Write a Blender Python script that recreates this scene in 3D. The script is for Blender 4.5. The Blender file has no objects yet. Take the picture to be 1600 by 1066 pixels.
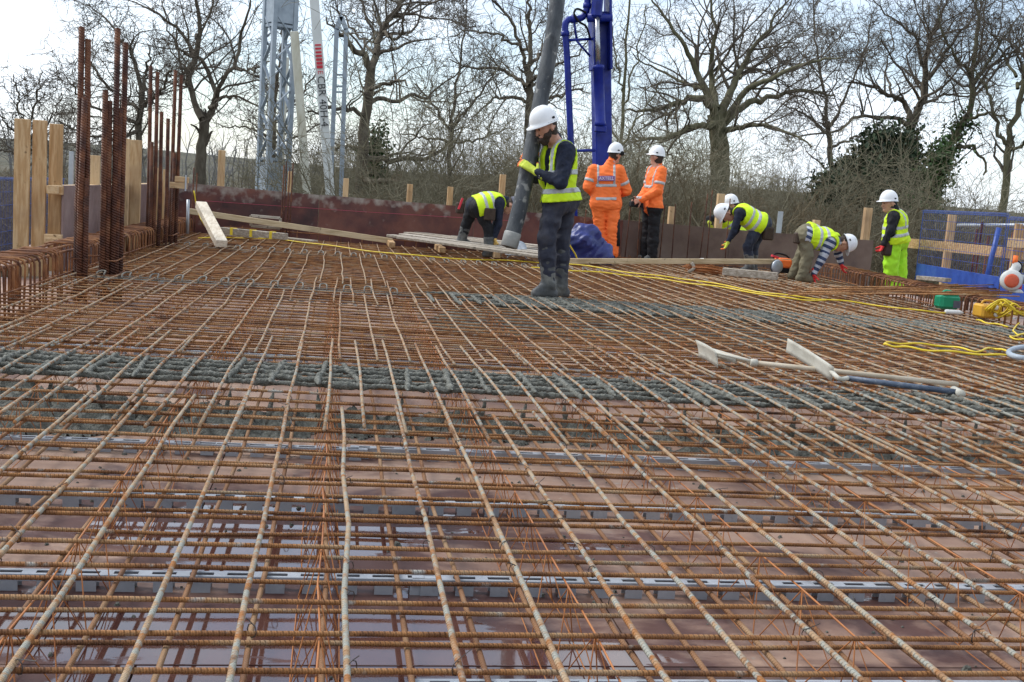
import bpy, bmesh, math, random
import numpy as np
from mathutils import Vector, Matrix
sc = bpy.context.scene
rng = np.random.default_rng(7)
random.seed(7)
V3 = lambda *a: np.array(a, float)

# ------------------------------------------------------------ camera, sky, sun
FPX, CAMH, PITCH = 1700., 0.9, math.atan(228/1700.)
YAW, ROLL = math.atan(286/1715.), math.atan(0.075)
_fw = V3(math.sin(YAW)*math.cos(PITCH), math.cos(YAW)*math.cos(PITCH), -math.sin(PITCH))
_r0 = V3(math.cos(YAW), -math.sin(YAW), 0); _u0 = np.cross(_r0, _fw)
_R = _r0*math.cos(ROLL)+_u0*math.sin(ROLL); _U = _u0*math.cos(ROLL)-_r0*math.sin(ROLL)
CP = V3(0, 0, CAMH)
cam = bpy.data.cameras.new('camera'); camo = bpy.data.objects.new('camera', cam)
sc.collection.objects.link(camo); sc.camera = camo
cam.sensor_width = 36; cam.lens = 36*FPX/1600; cam.clip_start = 0.05; cam.clip_end = 3000
m3 = np.stack([_R, _U, -_fw], 1)
camo.matrix_world = Matrix([list(m3[0])+[0], list(m3[1])+[0], list(m3[2])+[CAMH], [0, 0, 0, 1]])

SUN_EL, SUN_AZ = math.radians(48), math.radians(-62)      # azimuth from +Y towards +X
w = bpy.data.worlds.new('World'); sc.world = w; w.use_nodes = True
nt = w.node_tree; nt.nodes.clear()
def _n(t, ty, **k):
    n = t.nodes.new(ty)
    for a, b in k.items(): setattr(n, a, b)
    return n
_out = _n(nt, 'ShaderNodeOutputWorld'); _bg = _n(nt, 'ShaderNodeBackground'); _bg.inputs[1].default_value = 0.1
_sky = _n(nt, 'ShaderNodeTexSky', sky_type='NISHITA', sun_disc=False, sun_elevation=SUN_EL, sun_rotation=SUN_AZ)
_tc = _n(nt, 'ShaderNodeTexCoord'); _mp = _n(nt, 'ShaderNodeMapping'); _mp.inputs['Scale'].default_value = (1.6, 1.6, 4.2)
_nz = _n(nt, 'ShaderNodeTexNoise'); _nz.inputs['Scale'].default_value = 1.7; _nz.inputs['Detail'].default_value = 7; _nz.inputs['Roughness'].default_value = .55
_rp = _n(nt, 'ShaderNodeValToRGB'); _rp.color_ramp.elements[0].position = .40; _rp.color_ramp.elements[1].position = .60
_rp.color_ramp.elements[0].color = (.20, .20, .20, 1); _rp.color_ramp.elements[1].color = (.97, .97, .97, 1)
_mx = _n(nt, 'ShaderNodeMixRGB'); _mx.inputs[2].default_value = (6.9, 7.5, 8.2, 1)
for a, b in ((_tc.outputs['Generated'], _mp.inputs[0]), (_mp.outputs[0], _nz.inputs[0]), (_nz.outputs[0], _rp.inputs[0]),
             (_rp.outputs[0], _mx.inputs[0]), (_sky.outputs[0], _mx.inputs[1]), (_mx.outputs[0], _bg.inputs[0]), (_bg.outputs[0], _out.inputs[0])):
    nt.links.new(a, b)
sun = bpy.data.lights.new('sun', 'SUN'); sun.energy = 1.5; sun.angle = math.radians(25); sun.color = (1, .985, .955)
suno = bpy.data.objects.new('sun', sun); sc.collection.objects.link(suno)
_sd = Vector((math.sin(SUN_AZ)*math.cos(SUN_EL), math.cos(SUN_AZ)*math.cos(SUN_EL), math.sin(SUN_EL)))
suno.rotation_euler = _sd.to_track_quat('Z', 'Y').to_euler(); suno.location = _sd*60
sc.view_settings.view_transform = 'Standard'; sc.view_settings.look = 'None'
sc.view_settings.exposure = 0.95; sc.view_settings.gamma = 1; sc.view_settings.use_curve_mapping = False
sc.cycles.max_bounces = 6; sc.cycles.diffuse_bounces = 3; sc.cycles.transparent_max_bounces = 12

# ------------------------------------------------------------ pixel <-> place (photograph of 1600 x 1066)
def ray(x, y): return _fw*FPX+_R*(x-800)+_U*(533-y)
def onz(x, y, z=0.): d = ray(x, y); return CP+d*((z-CAMH)/d[2])
def ony(x, y, Y): d = ray(x, y); return CP+d*(Y/d[1])
def atX(x, y, X): d = ray(x, y); return CP+d*(X/d[0])
def pxm(Y): return Y/math.cos(YAW)/FPX*1.0              # metres per photo pixel, about

# ------------------------------------------------------------ helpers
def unit(v): v = np.asarray(v, float); return v/(np.linalg.norm(v)+1e-12)
class MB:
    def __init__(s): s.v = []; s.f = []; s.n = 0
    def add(s, V, F):
        V = np.asarray(V, float).reshape(-1, 3); s.v.append(V); n = s.n
        s.f += [tuple(int(i)+n for i in f) for f in F]; s.n += len(V); return s
    def box(s, c, sz, rot=None, ch=0.0):
        h = np.asarray(sz, float)/2; ch = min(ch, h.min()*.45)
        if ch <= 0:
            V = np.array([[x, y, z] for x in (-1, 1) for y in (-1, 1) for z in (-1, 1)])*h
            F = [(0, 1, 3, 2), (4, 6, 7, 5), (0, 4, 5, 1), (2, 3, 7, 6), (0, 2, 6, 4), (1, 5, 7, 3)]
        else:
            V = []; 
            for x in (-1, 1):
                for y in (-1, 1):
                    for z in (-1, 1):
                        for k in range(3):
                            p = np.array([x, y, z])*(h-ch); p[k] = (x, y, z)[k]*h[k]; V.append(p)
            V = np.array(V); F = []
            idx = lambda b, k: ((b[0]+1)//2*4+(b[1]+1)//2*2+(b[2]+1)//2)*3+k
            for k in range(3):
                o = [i for i in range(3) if i != k]
                for sg in (-1, 1):
                    q = []
                    for a, b in ((-1, -1), (1, -1), (1, 1), (-1, 1)):
                        t = [0, 0, 0]; t[k] = sg; t[o[0]] = a; t[o[1]] = b; q.append(idx(t, k))
                    F.append(q)
                for a in (-1, 1):
                    for b in (-1, 1):
                        q = []
                        for sg, kk in ((-1, o[0]), (1, o[0]), (1, o[1]), (-1, o[1])):
                            t = [0, 0, 0]; t[k] = sg; t[o[0]] = a; t[o[1]] = b; q.append(idx(t, kk))
                        F.append(q)
            for x in (-1, 1):
                for y in (-1, 1):
                    for z in (-1, 1): F.append([idx((x, y, z), k) for k in range(3)])
            G = []
            for f in F:
                P = V[f]; nn = np.cross(P[1]-P[0], P[2]-P[0])
                G.append(f if nn@P.mean(0) > 0 else f[::-1])
            F = G
        if rot is not None: V = V@np.asarray(rot).T
        return s.add(V+np.asarray(c), F)
    def beam(s, a, b, wd, ht, up=(0, 0, 1), ch=0.003):
        a = np.asarray(a, float); b = np.asarray(b, float); x = unit(b-a); y = unit(np.cross(up, x)); z = np.cross(x, y)
        return s.box((a+b)/2, (np.linalg.norm(b-a), wd, ht), np.stack([x, y, z], 1), ch)
    def tube(s, pts, r, n=8, cap=True, closed=False):
        P = np.asarray(pts, float); N = len(P); r = np.broadcast_to(np.asarray(r, float), (N,))
        T = np.empty_like(P)
        if closed: T = np.roll(P, -1, 0)-np.roll(P, 1, 0)
        else: T[1:-1] = P[2:]-P[:-2]; T[0] = P[1]-P[0]; T[-1] = P[-1]-P[-2]
        T /= np.linalg.norm(T, axis=1)[:, None]+1e-12
        u = np.cross(T[0], (0, 0, 1) if abs(T[0][2]) < .9 else (1, 0, 0)); u = unit(u); Us = [u]
        for i in range(1, N):
            u = u-T[i]*(u@T[i]); u = unit(u); Us.append(u)
        Us = np.array(Us); W = np.cross(T, Us); a = np.arange(n)*2*math.pi/n
        V = P[:, None]+r[:, None, None]*(np.cos(a)[None, :, None]*Us[:, None]+np.sin(a)[None, :, None]*W[:, None])
        F = []
        for i in range(N if closed else N-1):
            i2 = (i+1) % N
            for j in range(n):
                k = (j+1) % n; F.append((i*n+j, i*n+k, i2*n+k, i2*n+j))
        if cap and not closed: F += [tuple(range(n))[::-1], tuple((N-1)*n+j for j in range(n))]
        return s.add(V, F)
    def lathe(s, prof, c, ax=(0, 0, 1), n=16, cap=True):
        ax = unit(ax); u = unit(np.cross(ax, (0, 1, 0) if abs(ax[1]) < .9 else (1, 0, 0))); wv = np.cross(ax, u); a = np.arange(n)*2*math.pi/n
        V = [np.asarray(c)+ax*z+r*(math.cos(t)*u+math.sin(t)*wv) for r, z in prof for t in a]; F = []
        for i in range(len(prof)-1):
            for j in range(n):
                k = (j+1) % n; F.append((i*n+j, i*n+k, (i+1)*n+k, (i+1)*n+j))
        if cap: F += [tuple(range(n))[::-1], tuple((len(prof)-1)*n+j for j in range(n))]
        return s.add(V, F)
    def data(s): return (np.concatenate(s.v) if s.v else np.zeros((0, 3))), s.f
OFF = {}
def thing(name, label, cat, loc=(0, 0, 0), group=None, kind=None):
    o = bpy.data.objects.new(name, None); sc.collection.objects.link(o); o.empty_display_size = .1
    o.location = loc; OFF[o] = np.asarray(loc, float)
    if label: o['label'] = label
    if cat: o['category'] = cat
    if group: o['group'] = group
    if kind: o['kind'] = kind
    return o
def mesh(name, V, F, mats, smooth=False, fm=None):
    me = bpy.data.meshes.new(name); V = np.asarray(V, float)
    if isinstance(F, np.ndarray) and F.ndim == 2:
        k = F.shape[1]; me.vertices.add(len(V)); me.vertices.foreach_set('co', V.ravel().astype(np.float32))
        me.loops.add(F.size); me.loops.foreach_set('vertex_index', F.ravel().astype(np.int32))
        me.polygons.add(len(F)); me.polygons.foreach_set('loop_start', (np.arange(len(F))*k).astype(np.int32))
        try: me.polygons.foreach_set('loop_total', np.full(len(F), k, np.int32))
        except Exception: pass
    else: me.from_pydata(V.tolist(), [], F)
    for m in (mats if isinstance(mats, (list, tuple)) else [mats]): me.materials.append(m)
    if fm is not None: me.polygons.foreach_set('material_index', np.asarray(fm, np.int32))
    if smooth: me.polygons.foreach_set('use_smooth', np.ones(len(me.polygons), bool))
    me.update(calc_edges=True); me.validate()
    return me
def part(name, mb, mat, parent=None, smooth=False, fm=None, label=None, kind=None):
    V, F = mb.data() if isinstance(mb, MB) else mb
    off = OFF.get(parent, np.zeros(3)) if parent is not None else np.zeros(3)
    o = bpy.data.objects.new(name, mesh(name, np.asarray(V)-off, F, mat, smooth, fm)); sc.collection.objects.link(o)
    if parent is not None: o.parent = parent
    OFF[o] = off
    if label: o['label'] = label
    if kind: o['kind'] = kind
    return o
def solo(name, mb, mat, label, cat, loc, smooth=False, group=None, kind=None):
    V, F = mb.data() if isinstance(mb, MB) else mb
    o = bpy.data.objects.new(name, mesh(name, np.asarray(V)-np.asarray(loc), F, mat, smooth)); sc.collection.objects.link(o)
    o.location = loc; OFF[o] = np.asarray(loc, float)
    if label: o['label'] = label
    if cat: o['category'] = cat
    if group: o['group'] = group
    if kind: o['kind'] = kind
    return o
def copyto(o, delta, parent=None):
    c = o.copy(); sc.collection.objects.link(c); c.location = Vector(o.location)+Vector(delta)
    c.parent = parent if parent is not None else o.parent; return c
def struct(name, mb, mat, loc=(0, 0, 0)): return solo(name, mb, mat, None, None, loc, kind='structure')
def spline(pts, n=8):
    P = np.asarray(pts, float); Q = np.vstack([2*P[0]-P[1], P, 2*P[-1]-P[-2]]); out = []
    for i in range(1, len(Q)-2):
        for t in np.linspace(0, 1, n, endpoint=False):
            a, b, c, d = Q[i-1:i+3]
            out.append(.5*(2*b+(c-a)*t+(2*a-5*b+4*c-d)*t*t+(3*b-a-3*c+d)*t**3))
    out.append(P[-1]); return np.array(out)

# ------------------------------------------------------------ materials
def mat(name, stops, scale=4., rough=(.6, .8), bump=0., bscale=60., metal=0., vec=(1, 1, 1), detail=5, spec=.5, rib=None, coord='pos', objrand=0., nrough=.6):
    """mottled surface: stops = [(pos, (r,g,b)), ...] over a noise; rib=(axis, period, depth) adds rolled ribs"""
    m = bpy.data.materials.new(name); m.use_nodes = True; t = m.node_tree; L = t.links.new; b = t.nodes['Principled BSDF']
    b.inputs['Metallic'].default_value = metal; b.inputs['Specular IOR Level'].default_value = spec
    if coord == 'pos': src = _n(t, 'ShaderNodeNewGeometry').outputs['Position']
    else: src = _n(t, 'ShaderNodeTexCoord').outputs['Object']
    mp = _n(t, 'ShaderNodeMapping'); mp.inputs['Scale'].default_value = vec; L(src, mp.inputs[0])
    if objrand:
        oi = _n(t, 'ShaderNodeObjectInfo'); k = _n(t, 'ShaderNodeMath', operation='MULTIPLY'); k.inputs[1].default_value = 37.
        L(oi.outputs['Random'], k.inputs[0]); L(k.outputs[0], mp.inputs['Location'])
    nz = _n(t, 'ShaderNodeTexNoise'); nz.inputs['Scale'].default_value = scale; nz.inputs['Detail'].default_value = detail; nz.inputs['Roughness'].default_value = nrough
    L(mp.outputs[0], nz.inputs[0])
    fac = nz.outputs[0]
    if objrand:
        ad = _n(t, 'ShaderNodeMath', operation='MULTIPLY_ADD'); ad.inputs[1].default_value = objrand; L(oi.outputs['Random'], ad.inputs[0]); 
        sb = _n(t, 'ShaderNodeMath', operation='SUBTRACT'); sb.inputs[1].default_value = objrand/2; L(fac, sb.inputs[0]); L(sb.outputs[0], ad.inputs[2]); fac = ad.outputs[0]
    rp = _n(t, 'ShaderNodeValToRGB'); cr = rp.color_ramp
    while len(cr.elements) < len(stops): cr.elements.new(.5)
    for e, (p, c) in zip(cr.elements, stops): e.position = p; e.color = (*c, 1)
    L(fac, rp.inputs[0]); L(rp.outputs[0], b.inputs['Base Color'])
    n2 = _n(t, 'ShaderNodeTexNoise'); n2.inputs['Scale'].default_value = scale*2.7; n2.inputs['Detail'].default_value = 3; L(mp.outputs[0], n2.inputs[0])
    mr = _n(t, 'ShaderNodeMapRange'); mr.inputs[1].default_value = .35; mr.inputs[2].default_value = .65; mr.inputs[3].default_value = rough[0]; mr.inputs[4].default_value = rough[1]
    L(n2.outputs[0], mr.inputs[0]); L(mr.outputs[0], b.inputs['Roughness'])
    nrm = None
    if bump:
        n3 = _n(t, 'ShaderNodeTexNoise'); n3.inputs['Scale'].default_value = bscale; n3.inputs['Detail'].default_value = 4; L(mp.outputs[0], n3.inputs[0])
        bp = _n(t, 'ShaderNodeBump'); bp.inputs['Distance'].default_value = bump; bp.inputs['Strength'].default_value = 1; L(n3.outputs[0], bp.inputs['Height']); nrm = bp.outputs[0]
    if rib:
        ax, per, dep = rib
        sx = _n(t, 'ShaderNodeSeparateXYZ'); L(src, sx.inputs[0]); o = [i for i in range(3) if i != ax]
        a1 = _n(t, 'ShaderNodeMath', operation='MULTIPLY_ADD'); a1.inputs[1].default_value = .45; L(sx.outputs[o[0]], a1.inputs[0]); L(sx.outputs[ax], a1.inputs[2])
        m1 = _n(t, 'ShaderNodeMath', operation='MULTIPLY'); m1.inputs[1].default_value = 2*math.pi/per; L(a1.outputs[0], m1.inputs[0])
        s1 = _n(t, 'ShaderNodeMath', operation='SINE'); L(m1.outputs[0], s1.inputs[0])
        bp2 = _n(t, 'ShaderNodeBump'); bp2.inputs['Distance'].default_value = dep; bp2.inputs['Strength'].default_value = 1; L(s1.outputs[0], bp2.inputs['Height'])
        if nrm is not None: L(nrm, bp2.inputs['Normal'])
        nrm = bp2.outputs[0]
    if nrm is not None: L(nrm, b.inputs['Normal'])
    return m
def stain(m, col, fn, scale, lo, hi):
    """real cement splashes / stains: mix col over the base where fn(noise, position) is high"""
    t = m.node_tree; L = t.links.new; b = t.nodes['Principled BSDF']; old = b.inputs['Base Color'].links[0].from_socket
    pos = _n(t, 'ShaderNodeNewGeometry').outputs['Position']; nz = _n(t, 'ShaderNodeTexNoise'); nz.inputs['Scale'].default_value = scale; nz.inputs['Detail'].default_value = 5
    L(pos, nz.inputs[0]); f = nz.outputs[0]
    if fn: f = fn(t, pos, f)
    mr = _n(t, 'ShaderNodeMapRange'); mr.inputs[1].default_value = lo; mr.inputs[2].default_value = hi; L(f, mr.inputs[0])
    mx = _n(t, 'ShaderNodeMixRGB'); mx.inputs[2].default_value = (*col, 1); L(mr.outputs[0], mx.inputs[0]); L(old, mx.inputs[1]); L(mx.outputs[0], b.inputs['Base Color'])
    return mr.outputs[0]
def bumpY(centres, wid, amp):
    def fn(t, pos, f):
        sx = _n(t, 'ShaderNodeSeparateXYZ'); t.links.new(pos, sx.inputs[0]); cur = f
        for c in centres:
            a = _n(t, 'ShaderNodeMath', operation='SUBTRACT'); a.inputs[1].default_value = c; t.links.new(sx.outputs[1], a.inputs[0])
            d = _n(t, 'ShaderNodeMath', operation='ABSOLUTE'); t.links.new(a.outputs[0], d.inputs[0])
            r = _n(t, 'ShaderNodeMapRange'); r.inputs[1].default_value = 0; r.inputs[2].default_value = wid; r.inputs[3].default_value = amp; r.inputs[4].default_value = 0; t.links.new(d.outputs[0], r.inputs[0])
            s = _n(t, 'ShaderNodeMath', operation='ADD'); t.links.new(cur, s.inputs[0]); t.links.new(r.outputs[0], s.inputs[1]); cur = s.outputs[0]
        return cur
    return fn
RUST = [(.26, (.055, .024, .013)), (.40, (.185, .078, .028)), (.51, (.335, .150, .050)), (.61, (.36, .205, .095)), (.72, (.35, .265, .17)), (.84, (.20, .095, .045))]
DUST = [(.28, (.13, .060, .027)), (.42, (.29, .155, .075)), (.55, (.41, .275, .160)), (.68, (.42, .33, .225)), (.82, (.31, .285, .24))]
MT = {}
MT['rust_x'] = mat('rusted_bar_across', RUST, 7, (.6, .85), .0006, 300, rib=(0, .0115, .0024), objrand=.12, spec=.35)
MT['rust_y'] = mat('rusted_bar_along', RUST, 3.2, (.6, .85), .0006, 300, rib=(1, .011, .0016), objrand=.12, spec=.35)
MT['rust_low'] = mat('rusted_bar_low', [(.3, (.15, .065, .03)), (.5, (.27, .135, .062)), (.7, (.36, .235, .13))], 2.5, (.6, .85), .0006, 300, rib=(1, .011, .0014), objrand=.1, spec=.35)
MT['rust_z'] = mat('rusted_bar_upright', [(.25, (.030, .012, .009)), (.45, (.085, .028, .014)), (.6, (.17, .060, .025)), (.78, (.22, .11, .06))], 6, (.55, .8), .0006, 200, rib=(2, .022, .004), objrand=.1, spec=.4)
MT['rust_cage'] = mat('rusted_cage', [(.3, (.075, .028, .015)), (.5, (.19, .075, .03)), (.68, (.32, .145, .055)), (.8, (.3, .2, .12))], 7, (.6, .85), .0006, 200, objrand=.15, spec=.35)
MT['dust_y'] = mat('cement_dusted_bar', DUST, 11, (.65, .9), .0008, 260, rib=(1, .012, .0022), objrand=.14, spec=.3)
stain(MT['dust_y'], (.33, .325, .275), bumpY((4.9, 2.4), 1.5, .08), 26, .54, .62)
stain(MT['dust_y'], (.34, .14, .042), None, 17, .54, .64)
stain(MT['rust_x'], (.36, .35, .31), bumpY((5.1,), .8, .1), 14, .62, .74)
MT['wire'] = mat('orange_wire', [(.3, (.26, .085, .025)), (.6, (.43, .165, .05)), (.8, (.27, .15, .085))], 9, (.5, .7), spec=.4)
MT['tie'] = mat('dark_tie_wire', [(.3, (.02, .017, .015)), (.7, (.07, .05, .04))], 20, (.5, .7))
MT['rail'] = mat('grey_plastic', [(.3, (.24, .26, .29)), (.55, (.36, .38, .41)), (.8, (.40, .40, .40))], 6, (.25, .45), .0004, 120, spec=.5)
MT['cement'] = mat('wet_concrete', [(.25, (.045, .045, .037)), (.5, (.135, .135, .113)), (.75, (.27, .265, .23))], 34, (.55, .9), .012, 110, spec=.25, detail=8)
MT['mesh_grey'] = mat('cement_grey_mesh', [(.3, (.10, .085, .065)), (.6, (.19, .175, .145)), (.8, (.27, .22, .16))], 12, (.6, .8))
def wood(name, c1, c2, axis, rough=(.55, .75)):
    v = [9, 9, 9]; v[axis] = .9
    m = mat(name, [(.25, tuple(a*.8 for a in c1)), (.42, c1), (.5, tuple((a+b)/2 for a, b in zip(c1, c2))), (.68, c2), (.84, tuple(a*.5 for a in c1))], 4, rough, .0015, 14, vec=v, objrand=.22, spec=.3)
    stain(m, tuple(a*.42 for a in c1), None, 9, .66, .72); stain(m, tuple(a*.62+.03 for a in c1), None, 1.7, .55, .78)
    return m
for ax, nm in enumerate('xyz'):
    MT['pine_'+nm] = wood('sawn_pine_'+nm, (.46, .28, .13), (.62, .44, .25), ax)
    MT['old_'+nm] = wood('weathered_timber_'+nm, (.30, .25, .19), (.50, .44, .36), ax)
MT['tan_x'] = wood('dry_tan_board', (.42, .31, .17), (.58, .46, .29), 0)
MT['pale_y'] = wood('pale_planed_timber', (.60, .50, .37), (.74, .66, .53), 1)
# ------------------------------------------------------------ ground, hills, deck
ZD = -0.245
def XR(Y): return 5.35+.14*Y
def terrain():
    xs = np.linspace(-900, 900, 91); ys = np.concatenate([np.linspace(-120, 120, 49), np.linspace(150, 1300, 60)])
    X, Y = np.meshgrid(xs, ys, indexing='ij'); r = np.hypot(X, Y)
    s = np.clip((r-140)/380, 0, 1); s = s*s*(3-2*s)
    hill = s*(9+4*np.sin(X*.006+.8)+2.5*np.sin(X*.017+2+Y*.004)+2*np.sin(Y*.013))
    Z = -3.2+hill+.25*np.sin(X*.21)*np.sin(Y*.17)
    n, k = X.shape; V = np.stack([X, Y, Z], -1).reshape(-1, 3); i = np.arange(n*k).reshape(n, k)
    F = np.stack([i[:-1, :-1], i[1:, :-1], i[1:, 1:], i[:-1, 1:]], -1).reshape(-1, 4); return V, F
MT['ground'] = mat('rough_winter_grass', [(.3, (.050, .045, .030)), (.48, (.080, .075, .048)), (.6, (.105, .092, .062)), (.78, (.14, .125, .088))], .06, (.8, .95), .05, 3, detail=10, spec=.2)
g = struct('ground', terrain(), MT['ground']); g.data.polygons.foreach_set('use_smooth', np.ones(len(g.data.polygons), bool))

# plywood deck: each film-faced sheet is a piece of its own
def deck_material():
    m = mat('film_faced_plywood', [(.26, (.14, .078, .058)), (.42, (.26, .158, .115)), (.55, (.36, .235, .172)), (.66, (.43, .305, .225)), (.8, (.30, .20, .145))], 1.3, (.48, .72), .0006, 90, objrand=.13, spec=.35, detail=8, nrough=.62)
    t = m.node_tree; L = t.links.new; b = t.nodes['Principled BSDF']
    stain(m, (.13, .085, .082), None, 1.9, .58, .72)                              # dark tide marks
    stain(m, (.36, .30, .24), None, 23, .68, .74)                                 # specks of mortar
    pos = _n(t, 'ShaderNodeNewGeometry').outputs['Position']
    nz = _n(t, 'ShaderNodeTexNoise'); nz.inputs['Scale'].default_value = 1.25; nz.inputs['Detail'].default_value = 9; nz.inputs['Roughness'].default_value = .6; nz.inputs['Distortion'].default_value = .3
    mp = _n(t, 'ShaderNodeMapping'); mp.inputs['Location'].default_value = (3.15, 1.2, 0); mp.inputs['Scale'].default_value = (.85, 1.35, 1); L(pos, mp.inputs[0]); L(mp.outputs[0], nz.inputs[0])
    sx = _n(t, 'ShaderNodeVectorMath', operation='DISTANCE'); sx.inputs[1].default_value = (0.0, 2.75, ZD); L(pos, sx.inputs[0])
    r = _n(t, 'ShaderNodeMapRange'); r.inputs[1].default_value = .3; r.inputs[2].default_value = 1.9; r.inputs[3].default_value = .15; r.inputs[4].default_value = -.09; L(sx.outputs['Value'], r.inputs[0])
    ad = _n(t, 'ShaderNodeMath', operation='ADD'); L(nz.outputs[0], ad.inputs[0]); L(r.outputs[0], ad.inputs[1])
    damp = _n(t, 'ShaderNodeMapRange'); damp.inputs[1].default_value = .45; damp.inputs[2].default_value = .53; L(ad.outputs[0], damp.inputs[0])
    wet = _n(t, 'ShaderNodeMapRange'); wet.inputs[1].default_value = .572; wet.inputs[2].default_value = .59; L(ad.outputs[0], wet.inputs[0])
    old = b.inputs['Base Color'].links[0].from_socket
    mx = _n(t, 'ShaderNodeMixRGB', blend_type='MULTIPLY'); mx.inputs[2].default_value = (.30, .215, .235, 1); L(damp.outputs[0], mx.inputs[0]); L(old, mx.inputs[1]); L(mx.outputs[0], b.inputs['Base Color'])
    ro = b.inputs['Roughness'].links[0].from_socket
    m1 = _n(t, 'ShaderNodeMapRange'); m1.inputs[3].default_value = 1; m1.inputs[4].default_value = .9; L(damp.outputs[0], m1.inputs[0])
    m2 = _n(t, 'ShaderNodeMath', operation='MULTIPLY'); L(ro, m2.inputs[0]); L(m1.outputs[0], m2.inputs[1])
    m3_ = _n(t, 'ShaderNodeMixRGB'); m3_.inputs[2].default_value = (.03, .03, .03, 1); L(wet.outputs[0], m3_.inputs[0]); L(m2.outputs[0], m3_.inputs[1]); L(m3_.outputs[0], b.inputs['Roughness'])
    for nn in t.nodes:                                                            # standing water lies flat over the grain, with faint ripples
        if nn.type == 'BUMP':
            iv = _n(t, 'ShaderNodeMapRange'); iv.inputs[3].default_value = 1; iv.inputs[4].default_value = 0.12; L(wet.outputs[0], iv.inputs[0]); L(iv.outputs[0], nn.inputs['Strength'])
    b.inputs['Coat IOR'].default_value = 1.33; b.inputs['Coat Roughness'].default_value = .02; L(wet.outputs[0], b.inputs['Coat Weight'])
    return m
MT['deck'] = deck_material()
MT['under'] = mat('dark_joist_timber', [(.3, (.05, .035, .022)), (.7, (.12, .085, .055))], 3)
mb = MB(); mb.box((2.7, 7.0, ZD-.10), (11.6, 21.6, .16)); deck = struct('deck', mb, MT['under'], (2.7, 7.0, ZD-.10))
sw, sl = 1.22, 2.44
mbx = MB().box((0, 0, 0), (sl-.004, sw-.004, .018), ch=.0012); V, F = mbx.data(); sheet_me = mesh('plywood_sheet', V, F, MT['deck'])
row = 0; y = -3.6
while y < 17.3:
    x = -2.85+(row % 2)*-1.22
    while x < 8.3:
        o = bpy.data.objects.new('plywood_sheet', sheet_me); sc.collection.objects.link(o); o.parent = deck
        o.location = (x+sl/2-2.7, y+sw/2-7.0, .10-.009+rng.uniform(-.0012, .0012)); x += sl
    y += sw; row += 1

# ------------------------------------------------------------ reinforcement
RT, RB = .0062, .0070
def barpath(a, b, wob=.004, step=.45):
    n = max(2, int(np.linalg.norm(np.subtract(b, a))/step)+1); t = np.linspace(0, 1, n)[:, None]; P = np.asarray(a)*(1-t)+np.asarray(b)*t
    w_ = rng.normal(0, wob, (n, 3)); w_[:, 2] *= .35
    return P+w_
top = thing('top_reinforcement_mat', 'rusty top mat of crossing steel bars covering the whole deck', 'rebar mat', (2, 8, 0))
low = thing('bottom_reinforcement_mat', 'lower mat of rusty bars lying close above the brown plywood', 'rebar mat', (2, 8, ZD))
_near = [1.985, 2.158, 2.345, 2.538, 2.711, 2.933, 3.11, 3.30, 3.49, 3.67, 3.85, 4.02, 4.20]
TY = sorted([1.985-.187*k for k in range(1, 16)]+_near+[4.387+.187*k+float(rng.normal(0, .012)) for k in range(68)])
for _k, y in enumerate(TY):
    x0, x1 = -2.22+rng.uniform(-.05, .05), XR(y)-.1+rng.uniform(-.1, .1)
    part('transverse_bar', MB().tube(barpath((x0, y, -.022), (x1, y+rng.normal(0, .008), -.022)), RT, 8), MT['rust_x'], top, True)
    y2 = 2.425+.205*(_k-15)+rng.normal(0, .008)
    if y2 > 17.0: continue
    part('transverse_bar', MB().tube(barpath((x0, y2, -.166), (x1, y2+rng.normal(0, .012), -.166), .006), RT, 6), MT['rust_x'], low, True)
SETS = [(-1.2, 4.45, .07, .2), (3.97, 6.32, -.01, .152), (5.65, 8.92, .035, .2), (8.25, 10.45, -.02, .16), (9.95, 14.25, .05, .2), (13.5, 17.0, -.03, .2)]
for k, (y0, y1, ph, dx) in enumerate(SETS):
    x = ph-dx*int(2.2/dx)
    while x < 7.4:
        if x > -2.12 and x < XR((y0+y1)/2)-.25:
            a = y0+rng.uniform(-.09, .09); b = y1+rng.uniform(-.08, .08); xx = x+rng.normal(0, .012)
            P = barpath((xx, a, -.0075), (xx+rng.normal(0, .015), b, -.0075), .0035, .5)
            if k >= 2 and rng.random() < .8:                              # bars cranked over the beams
                s = np.clip((P[:, 1]-(9.0 if k < 4 else 13.4))/1.2, -1, 1); P[:, 0] += .018*np.abs(s)*rng.normal(.6, .5); P[:, 2] += .016*np.exp(-(s*2.2)**2)
            if k < 3:
                P[:, 2] += .014*np.exp(-((P[:, 1]-5.1)/.5)**2)
            part('longitudinal_bar', MB().tube(P, RB, 8), MT['dust_y'], top, True)
        x += dx
x = -.52-.18*9
while x < 7.3:
    yb = 0 if x < 5.3 else (x-5.3)/.14
    part('longitudinal_bar', MB().tube(barpath((x+rng.normal(0, .01), max(-1.2, yb+.3), -.181), (x+rng.normal(0, .015), 17.0, -.181), .006), .0075, 6), MT['rust_low'], low, True)
    x += .18 if x < 1 else .2
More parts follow.
